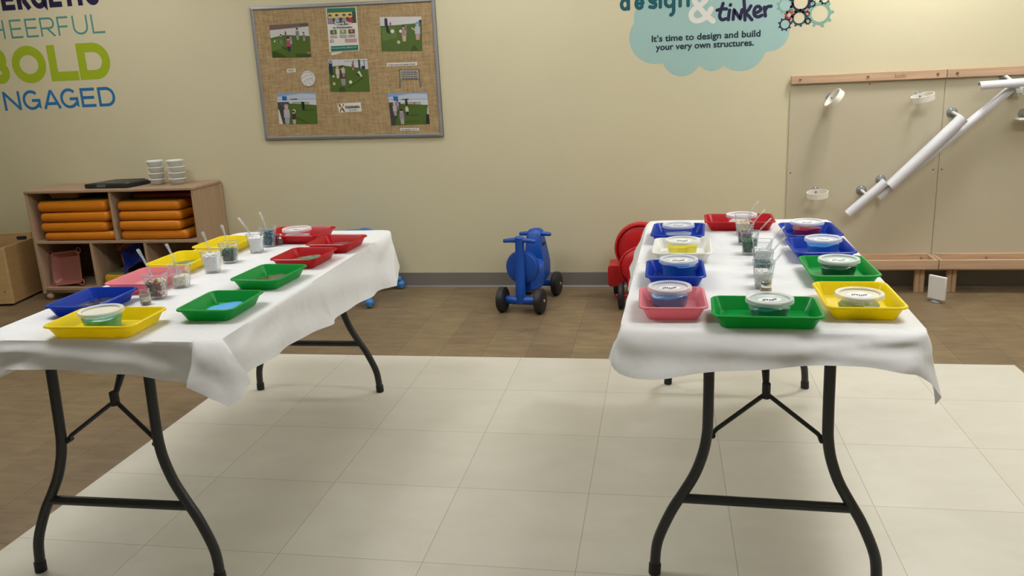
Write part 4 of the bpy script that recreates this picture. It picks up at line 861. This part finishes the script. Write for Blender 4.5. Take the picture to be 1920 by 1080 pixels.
# ------------------------------------------------------------------ shelf unit (left)
birch_x = wood('birch_x', 'AE9176', 'X', .86); birch_z = wood('birch_z', 'B09478', 'Z', .86); birch_y = wood('birch_y', 'AE9176', 'Y', .86)
SX0, SX1, SY0, SY1 = -4.262, -3.01, 4.935, DW-.008
sh = empty('shelf_unit', ((SX0+SX1)/2, SY0, 0), 'low birch shelf unit with cubbies against the wall', 'shelf unit'); ox = (SX0+SX1)/2
def sb(name, a, b, m, bev=.002, par=None): return MB().box((a[0]-ox, a[1]-SY0, a[2]), (b[0]-ox, b[1]-SY0, b[2])).build(name, m, par or sh, smooth=0, bevel=bev)
MB().loft([rrect(SX1-SX0+.016, SY1-SY0+.006, .02, z, 4, 0, (SY1-SY0)/2-.004) for z in (.75, .77)]).build('top_board', birch_x, sh, bevel=.004)
sb('side_panel', (SX0, SY0, .05), (SX0+.019, SY1, .75), birch_z); sb('side_panel', (SX1-.019, SY0, .05), (SX1, SY1, .75), birch_z)
sb('corner_post', (SX1-.024, SY1-.05, .05), (SX1+.006, SY1-.002, .75), birch_z)
sb('middle_shelf', (SX0+.02, SY0+.004, .402), (SX1-.02, SY1-.01, .421), birch_x)
sb('bottom_shelf', (SX0+.02, SY0+.004, .072), (SX1-.02, SY1-.01, .091), birch_x)
sb('kick_board', (SX0+.02, SY0+.02, .052), (SX1-.02, SY0+.036, .071), birch_x)
sb('divider', (-3.634, SY0+.004, .4215), (-3.615, SY1-.01, .7495), birch_z)
sb('divider', (-3.838, SY0+.004, .0915), (-3.819, SY1-.01, .4015), birch_z); sb('divider', (-3.432, SY0+.004, .0915), (-3.413, SY1-.01, .4015), birch_z)
sb('back_panel', (SX0+.019, SY1-.009, .06), (SX1-.019, SY1-.003, .749), wood('birch_back', '7A6048', 'X'), 0)
for fx_ in (SX0+.03, SX1-.03):
    for fy_ in (SY0+.03, SY1-.04):
        m = MB(); m.sphere((fx_-ox, fy_-SY0, .026), .026, 16, 10); m.build('ball_foot', birch_y, sh)
# orange foam mats in two stacks
om = mat('orange_foam', 'D07A0A', .45, var=.06, vscale=5, bump=.05, bscale=30); gmn = mat('green_foam_face', '6E7A1E', .6)
def mat_pad(x0, x1, z0, z1, y0, y1, label, bulge=.0, grp='orange foam mats on the shelf'):
    m = MB(); w = x1-x0; h = z1-z0; d = y1-y0; rings = []
    prof = [(0, .0), (.25, .0), (1, .35), (1, .8), (.8, 1)]
    cx_, cyy = (x0+x1)/2, (y0+y1)/2
    for ins, zz in ((.03, 0), (.012, .03), (.003, .18), (0, .42), (.002, .72), (.008, .9), (.016, .98)):
        rings.append(rrect(w-2*ins, d-2*ins, .03, h*zz, 5))
    m.loft(rings); m.add(rrect(w-.05, d-.05, .02, h*.98+.001, 5), [tuple(range(24))], 1)
    for i, v in enumerate(m.v):
        u = v[0]/w; m.v[i] = (v[0], v[1], v[2]+bulge*sin(u*3.1+.5)*(v[2]/h)*(1 if v[2] > h*.3 else .2))
    o = m.build('foam_mat', [om, gmn], smooth=50); o.location = (cx_, cyy, z0); return tag(o, label, 'foam mat', grp)
zz = .4225
Ls = [(-4.198, -3.66, .058), (-4.215, -3.70, .066), (-4.205, -3.685, .066), (-4.212, -3.69, .076)]
nmz = ['bottom', 'third from the top', 'second from the top', 'top']
for i, (a, b, h) in enumerate(Ls):
    mat_pad(a+.012, b+.02 if i != 1 else b+.012, zz, zz+h, 4.945, 5.27, nmz[i]+' orange foam mat of the left stack in the shelf', .003); zz += h+.002
zz = .4225
Rs = [(-3.604, -3.10, .062), (-3.604, -3.14, .064), (-3.60, -3.135, .064), (-3.60, -3.135, .064)]
for i, (a, b, h) in enumerate(Rs):
    mat_pad(a, b, zz, zz+h, 4.95 if i != 1 else 4.942, 5.27, nmz[i]+' orange foam mat of the right stack in the shelf'); zz += h+.002
m = MB(); m.loft([rrect(.43, .16, .02, 0), rrect(.44, .17, .025, .01), rrect(.44, .17, .025, .022), rrect(.42, .15, .02, .028)])
o = m.build('red_mat', mat('red_foam', 'A8381A', .5), smooth=50); o.location = (-3.34, 5.17, zz+.002); tag(o, 'flat red-orange mat on top of the right stack in the shelf', 'foam mat')
m = MB(); rr = [rrect(.2, .16, .02, 0), rrect(.23, .19, .03, .035), rrect(.24, .2, .03, .037), rrect(.222, .182, .025, .035), rrect(.19, .15, .02, .004)]
m.loft(rr); o = m.build('peach_tray', mat('peach_plastic', '9A6A4A', .5), smooth=40); o.location = (-4.05, 5.12, .4225+.266+.012); tag(o, 'shallow peach tray lying on the left stack of foam mats', 'tray')
# lower cubbies: scalloped square trays, mats and bags
def scallop_tray(label, colr, w, loc, rot):
    t = empty('square_tray', loc, label, 'tray', 'square ring-cornered trays in the shelf'); t.rotation_euler = rot; mm = mat('scallop_'+colr, colr, .4)
    m = MB(); rings = []; n = 80
    def ring(s, z, sc, ph=0):
        out = []
        for i in range(n):
            a = 2*pi*i/n; c_, s_ = cos(a), sin(a); k_ = 1/max(abs(c_), abs(s_)); k_ = min(k_, 1.33); rr_ = s/2*k_*(1+sc*cos(24*a)); out.append((rr_*c_, rr_*s_, z))
        return out
    m.loft([ring(w*.7, 0, 0), ring(w*.72, .002, 0), ring(w*.94, .045, .004), ring(w, .047, .012), ring(w, .051, .012), ring(w*.92, .050, .004), ring(w*.70, .006, 0), ring(w*.66, .0045, 0)])
    m.build('tray_shell', mm, t)
    for sx in (-1, 1):
        for sy in (-1, 1):
            r = MB(); rg = []
            for i in range(25):
                a = 2*pi*i/24; rg.append([(sx*w*.475+(.019+.0045*cos(b))*cos(a), sy*w*.475+(.019+.0045*cos(b))*sin(a), .049+.0045*sin(b)) for b in [2*pi*j/8 for j in range(8)]])
            r.loft(rg, cap0=False, cap1=False); r.build('corner_ring', mm, t)
scallop_tray('dusty pink square tray with ring corners leaning in the lower left cubby', '9A5E54', .232, (-4.098, 5.05, .208), (radians(80), 0, 0))
bpy.data.objects['square_tray'].rotation_euler = (radians(78), radians(-6), 0)
scallop_tray('orange square tray tilted in the middle lower cubby', 'A8682C', .178, (-3.62, 5.12, .292), (0, 0, 0))
bpy.data.objects['square_tray.001'].rotation_euler = (radians(68), radians(-28), 0)
scallop_tray('dark blue square tray tilted in the middle lower cubby', '10206E', .165, (-3.55, 5.03, .285), (0, 0, 0))
bpy.data.objects['square_tray.002'].rotation_euler = (radians(55), radians(-30), 0)
ym = mat('yellow_foam', 'C09010', .45); o = MB().loft([rrect(.32, .28, .03, 0), rrect(.34, .3, .035, .015), rrect(.34, .3, .035, .07), rrect(.32, .28, .03, .082)]).build('foam_block', [ym], smooth=50); o.location = (-3.625, 5.11, .0925)
tag(o, 'yellow foam block at the bottom of the middle lower cubby', 'foam block')
o = MB().loft([rrect(.28, .25, .03, 0), rrect(.29, .26, .03, .004), rrect(.28, .25, .03, .010)]).build('foam_sheet', mat('grey_green_foam', '5E6A50', .7)); o.location = (-3.63, 5.11, .1752); tag(o, 'grey-green foam sheet on the yellow block in the lower cubby', 'foam sheet')
bagm = mat('bag_plastic', '7C8480', .35, var=.3, vscale=18)
for (x, y, z, w, d, h, lb) in ((-3.885, 5.14, .092, .065, .2, .2, 'grey plastic bag standing right of the pink tray in the lower cubby'), (-3.055, 5.1, .4225, .03, .12, .11, 'grey plastic bag beside the right stack of mats')):
    m = MB(); R = random.Random(4); m.loft([[(px+R.uniform(-.006, .006), py, pz) for px, py, pz in rrect(w*s, d*s, .015, h*u_, 4)] for s, u_ in ((.9, 0), (1, .15), (.95, .45), (.8, .75), (.5, .92), (.25, 1))])
    o = m.build('plastic_bag', bagm, smooth=70); o.location = (x, y, z); tag(o, lb, 'plastic bag')
# on top: tablet case and two stacks of tubs
ST = .7715
c1, c2, c3, c4 = on_z(158, 351, ST+.02), on_z(236, 351, ST+.02), on_z(281, 330, ST+.02), on_z(214, 328, ST+.02)
tp = [Vector((-4.03, 4.975, 0)), Vector((-3.72, 4.955, 0)), Vector((-3.60, 5.20, 0)), Vector((-3.86, 5.23, 0))]
tp = [Vector((on_y(158, 348, 4.98).x, 4.98, 0)), Vector((on_y(238, 350, 4.96).x, 4.96, 0)), Vector((on_y(284, 333, 5.20).x, 5.19, 0)), Vector((on_y(213, 331, 5.23).x, 5.22, 0))]
cc = sum(tp, Vector())/4; t = empty('tablet_case', (cc.x, cc.y, ST), 'closed black rugged tablet case lying on the shelf unit', 'tablet case')
def sc4(s, z): return [((p.x-cc.x)*s, (p.y-cc.y)*s, z) for p in tp]
MB().loft([sc4(.97, 0), sc4(1, .004), sc4(1, .024), sc4(.97, .029)]).build('shell', mat('black_case', '1C1E21', .5), t, bevel=.006)
MB().loft([sc4(.82, .0292), sc4(.8, .0312)]).build('screen_cover', mat('case_grey', '2C3033', .4), t)
a, b = Vector(sc4(1, .0)[0]), Vector(sc4(1, 0)[1]); m = MB(); q0, q1 = a.lerp(b, .3), a.lerp(b, .62)
m.box((q0.x, q0.y-.004, .006), (q1.x, q0.y+.006, .025)); m.build('grey_latch', mat('latch_grey', '5C6064', .5), t, bevel=.001)
m = MB(); m.tube([Vector(sc4(.95, .0300)[1]), Vector(sc4(.95, .0300)[1])+(Vector(sc4(.95, .03)[2])-Vector(sc4(.95, .03)[1]))*.12], .004, 8); m.build('corner_trim', mat('lime_trim', '7A9040', .5), t)
MB().tube([Vector(sc4(.9, .034)[3])*.8, Vector(sc4(.9, .034)[2])*.9], .006, 8).build('handle', mat('black_case', '1C1E21'), t)
first = None
etm = clear('empty_tub_plastic', 'E2E6E4', .12, .25, .2); elm = clear('empty_lid_plastic', 'F2F4F4', .7, .3, .2)
def small_tub():
    t = empty('empty_tub', (0, 0, 0), '', 'tub')
    MB().lathe([(.001, 0), (.040, 0), (.042, .002), (.052, .036), (.051, .036), (.041, .003), (.001, .003)], 32, caps=False).build('tub_body', etm, t)
    MB().lathe([(.001, .036), (.050, .036), (.052, .041), (.0565, .0415), (.057, .034), (.0555, .034), (.055, .0395), (.052, .039), (.050, .0345), (.001, .0345)], 32, caps=False).build('lid', elm, t)
    return t
for si, (u, nmm) in enumerate(((293, 'stack nearer the tablet case'), (331, 'right-hand stack'))):
    x = on_y(u, 320, 5.12).x
    for i in range(4):
        if first is None: o = first = small_tub()
        else: o = copy_tree(first)
        o.location = (x+.004*((i*7) % 3-1), 5.12, ST+.001+i*.0395)
        tag(o, ['bottom', 'second lowest', 'second highest', 'topmost'][i]+' clear empty tub in the '+nmm+' on the shelf unit', 'tub', 'stacked empty tubs on the shelf unit')

# open wooden box, far left ---------------------------------------------
bx = empty('wooden_box', (-4.39, 4.80, 0), 'open birch toy box at the left edge beside the shelf', 'box', rz=radians(10)); bir = wood('birch_box', 'C0A070', 'X', .9); bid = wood('birch_box_side', 'A88658', 'Y', .9)
def bp_(name, a, b, m): return MB().box(a, b).build(name, m, bx, smooth=0, bevel=.003)
bp_('front_panel', (-.6, 0, .014), (0, .018, .405), bir)
bp_('side_panel', (-.019, .0185, .014), (-.001, .40, .405), bid); bp_('side_panel', (-.6, .0185, .014), (-.582, .40, .405), bid)
m = MB().box((-.5815, .382, .03), (-.0195, .398, .445)); m.build('back_panel', bir, bx, smooth=0, bevel=.003)
m = MB(); m.loft([[(x-.09, y_, z+.405) for x, _, z in [(a, 0, b) for a, b, c in rrect(.075, .026, .012, 0, 4)]] for y_ in (.3805, .3835)]); m.build('hand_hole', hole_m, bx)
bp_('base_board', (-.58, .019, .02), (-.02, .38, .035), bid)
for sx, sz in ((-.045, .33), (-.045, .1)): MB().lathe([(.0045, -.002), (.0045, .002)], 10, (sx, 0, sz), 'Y').build('screw', hole_m, bx)
for (a, b) in ((-.57, .03), (-.03, .03), (-.57, .37), (-.03, .37)): MB().box((a-.012, b-.012, 0), (a+.012, b+.012, .0145)).build('foot_pad', capm, bx)

# ------------------------------------------------------------------ ride-on toys
bt = mat('blue_toy_plastic', '0B49A6', .38, bump=.02, bscale=90); rtm = mat('red_toy_plastic', 'B81218', .4, bump=.02, bscale=90); whl = mat('black_wheel', '1C1C1D', .55, bump=.08, bscale=120)
def wheel(parent, c, r, w, ax='X'):
    m = MB(); m.lathe([(.001, -w/2), (r*.5, -w/2), (r*.85, -w/2+.002), (r, -w/2+.010), (r, w/2-.010), (r*.85, w/2-.002), (r*.5, w/2), (.001, w/2)], 36, c, ax, caps=False); wo = m.build('wheel', whl, parent)
    MB().lathe([(.001, -w/2-.006), (.009, -w/2-.005), (.011, -w/2+.001), (.011, w/2-.001), (.009, w/2+.005), (.001, w/2+.006)], 14, c, ax, caps=False).build('hub_cap', scr_m, wo)
T0 = Vector((-.832, 4.71, 0)); bt_rot = radians(-9)
t = empty('ride_on_toy', T0, 'blue plastic ride-on toy with handlebars and black wheels by the wall', 'ride-on toy', rz=bt_rot)
wheel(t, (-.118, 0, .0755), .0755, .052); wheel(t, (.118, 0, .0755), .0755, .052)
MB().lathe([(.024, -.093), (.026, -.06), (.026, .06), (.024, .093)], 20, (0, 0, .075), 'X').build('front_axle', bt, t)
m = MB(); m.tube(catmull([(0, 0, .06), (0, -.006, .14), (0, .002, .21), (0, .01, .3), (0, .014, .37), (0, .016, .43), (0, .016, .452), (0, .016, .464)], 4), [.030-.00015*i for i in range(24)]+[.029, .027, .022, .013, .004], 20); m.build('neck', bt, t)
m = MB(); m.tube([(-.102, .014, .432), (-.098, .014, .432), (-.06, .014, .436), (0, .014, .44), (.06, .014, .436), (.098, .014, .432), (.102, .014, .432)], [.006, .0115, .013, .018, .013, .0115, .006], 14); m.build('handlebar', bt, t)
m = MB(); m.lathe([(.001, .0), (.07, .002), (.095, .012), (.100, .028), (.098, .045), (.07, .055), (.001, .058)], 40, (0, .018, .265), 'Y', caps=False); m.build('front_shield', bt, t)
MB().lathe([(.104, .032), (.104, .040), (.099, .044)], 40, (0, .018, .265), 'Y', caps=True).build('shield_rim', bt, t)
# seat body running back to the wall
m = MB(); secs = []
for y, hw, zl, zh in ((.06, .045, .11, .22), (.10, .06, .10, .24), (.16, .075, .10, .25), (.22, .075, .10, .25), (.272, .066, .10, .27), (.278, .046, .10, .425), (.30, .045, .10, .452), (.36, .045, .10, .448), (.40, .05, .10, .36), (.43, .052, .11, .30), (.46, .05, .12, .25)):
    secs.append([(px, y, (zl+zh)/2+pz) for px, pz, _ in rrect(2*hw, zh-zl, .03, 0, 4)])
m.loft(secs); m.build('seat_body', bt, t, smooth=60)
m = MB(); m.tube([(-.104, .32, .415), (-.1, .32, .415), (-.06, .32, .418), (0, .32, .42), (.06, .32, .418), (.1, .32, .415), (.104, .32, .415)], [.006, .0115, .014, .018, .014, .0115, .006], 14); m.build('rear_handlebar', bt, t)
MB().loft([rrect(.02, .05, .008, 0), rrect(.02, .05, .008, .004)]).xf(Matrix.Translation((.0455, .345, .35)) @ Matrix.Rotation(pi/2, 4, 'Y')).build('grip_slot', hole_m, t)
MB().lathe([(.02, -.08), (.02, .08)], 16, (0, .42, .0755), 'X').build('rear_axle', bt, t)
wheel(t, (-.095, .42, .0755), .0755, .05); wheel(t, (.10, .42, .0755), .0755, .05)
T0 = Vector((-.243, 4.80, 0)); t = empty('ride_on_toy', T0, 'red plastic ride-on toy with a round back, half hidden by the right table', 'ride-on toy', rz=radians(0))
wheel(t, (0, 0, .078), .078, .038); wheel(t, (.24, 0, .078), .078, .038); wheel(t, (-.045, .33, .05), .05, .035); wheel(t, (.27, .33, .05), .05, .035)
MB().lathe([(.012, -.03), (.012, .27)], 12, (0, 0, .078), 'X').build('front_axle', rtm, t)
m = MB(); m.lathe([(.001, -.02), (.09, -.018), (.128, -.008), (.15, .008), (.15, .05), (.13, .062), (.001, .066)], 48, (.11, .20, .325), 'Y', caps=False); m.build('round_back', rtm, t)
m = MB(); m.lathe([(.143, -.006), (.152, -.004), (.157, .01), (.157, .05)], 48, (.11, .19, .325), 'Y', caps=False); m.build('back_rim', rtm, t)
m = MB(); m.lathe([(.001, -.03), (.08, -.027), (.108, -.015), (.118, .0), (.118, .05), (.1, .12), (.001, .125)], 44, (.115, .03, .245), 'Y', caps=False); m.build('front_shield', rtm, t)
m = MB(); m.lathe([(.1185, -.006), (.126, -.002), (.127, .012), (.118, .02)], 44, (.115, .03, .245), 'Y', caps=False); m.build('shield_rim', rtm, t)
m = MB(); m.lathe([(.001, -.04), (.05, -.035), (.075, -.015), (.08, .02), (.001, .025)], 32, (.14, .0, .21), 'Y', caps=False); m.build('front_boss', rtm, t)
secs = [[(.115+px, y, (zl+zh)/2+pz) for px, pz, _ in rrect(2*hw, zh-zl, .03, 0, 4)] for y, hw, zl, zh in ((.0, .075, .09, .2), (.05, .08, .075, .24), (.2, .085, .075, .26), (.34, .085, .08, .26), (.38, .07, .1, .22))]
MB().loft(secs).build('seat_body', rtm, t, smooth=60)
for sx in (-1, 1):
    m = MB(); m.loft([[((.115+sx*.15)+px, y, .165+pz) for px, pz, _ in rrect(.1, .135, .02, 0, 4)] for y in (.14, .15, .30, .31)]); m.build('side_box', rtm, t, smooth=60, bevel=.004)

# blue rolling chair behind the left table: round shell on castor legs
bl2 = mat('mid_blue_plastic', '2F74B8', .4); cg = mat('castor_grey', '8A8E92', .35)
t = empty('rolling_chair', (-2.0, 5.05, 0), 'blue rolling chair on castors, mostly hidden behind the left table', 'chair')
for a in (-55, 41, 131, 215):
    a = radians(a); e = Vector((cos(a), sin(a), 0)); tipp = e*.318
    lg = MB().tube([(0, 0, .11), tuple(e*.15+Vector((0, 0, .105))), tuple(e*.23+Vector((0, 0, .085))), tuple(tipp+Vector((0, 0, .07)))], [.03, .027, .025, .018], 12).build('leg', bl2, t)
    m = MB(); m.sphere((tipp.x, tipp.y, .032), .031, 16, 10); m.build('castor', bl2, lg)
    m = MB(); m.lathe([(.022, -.02), (.0275, -.012), (.0275, .012), (.022, .02)], 18, (tipp.x, tipp.y, .0275), 'X'); m.build('castor_wheel', cg, lg)
MB().tube([(0, 0, .1), (0, 0, .36)], .022, 14).build('column', cg, t)
MB().lathe([(.05, .36), (.18, .37), (.2, .40), (.17, .425), (.02, .415)], 36).build('seat', bl2, t)
top = on_y(683, 428, 5.16); cxb = top.x+2.0; hz = top.z
m = MB(); m.lathe([(.001, .105), (.11, .105), (.128, .112), (.13, .122), (.12, .132), (.001, .134)], 40, (cxb, 0, hz-.13), 'Y', caps=False); m.build('backrest', bl2, t, smooth=50)
MB().tube([(0, .08, .41), (cxb*.5, .12, .42), (cxb, .125, hz-.2)], .02, 10).build('back_stem', cg, t)
for o in list(bpy.data.objects):
    if o.type == 'CURVE': bpy.data.objects.remove(o)
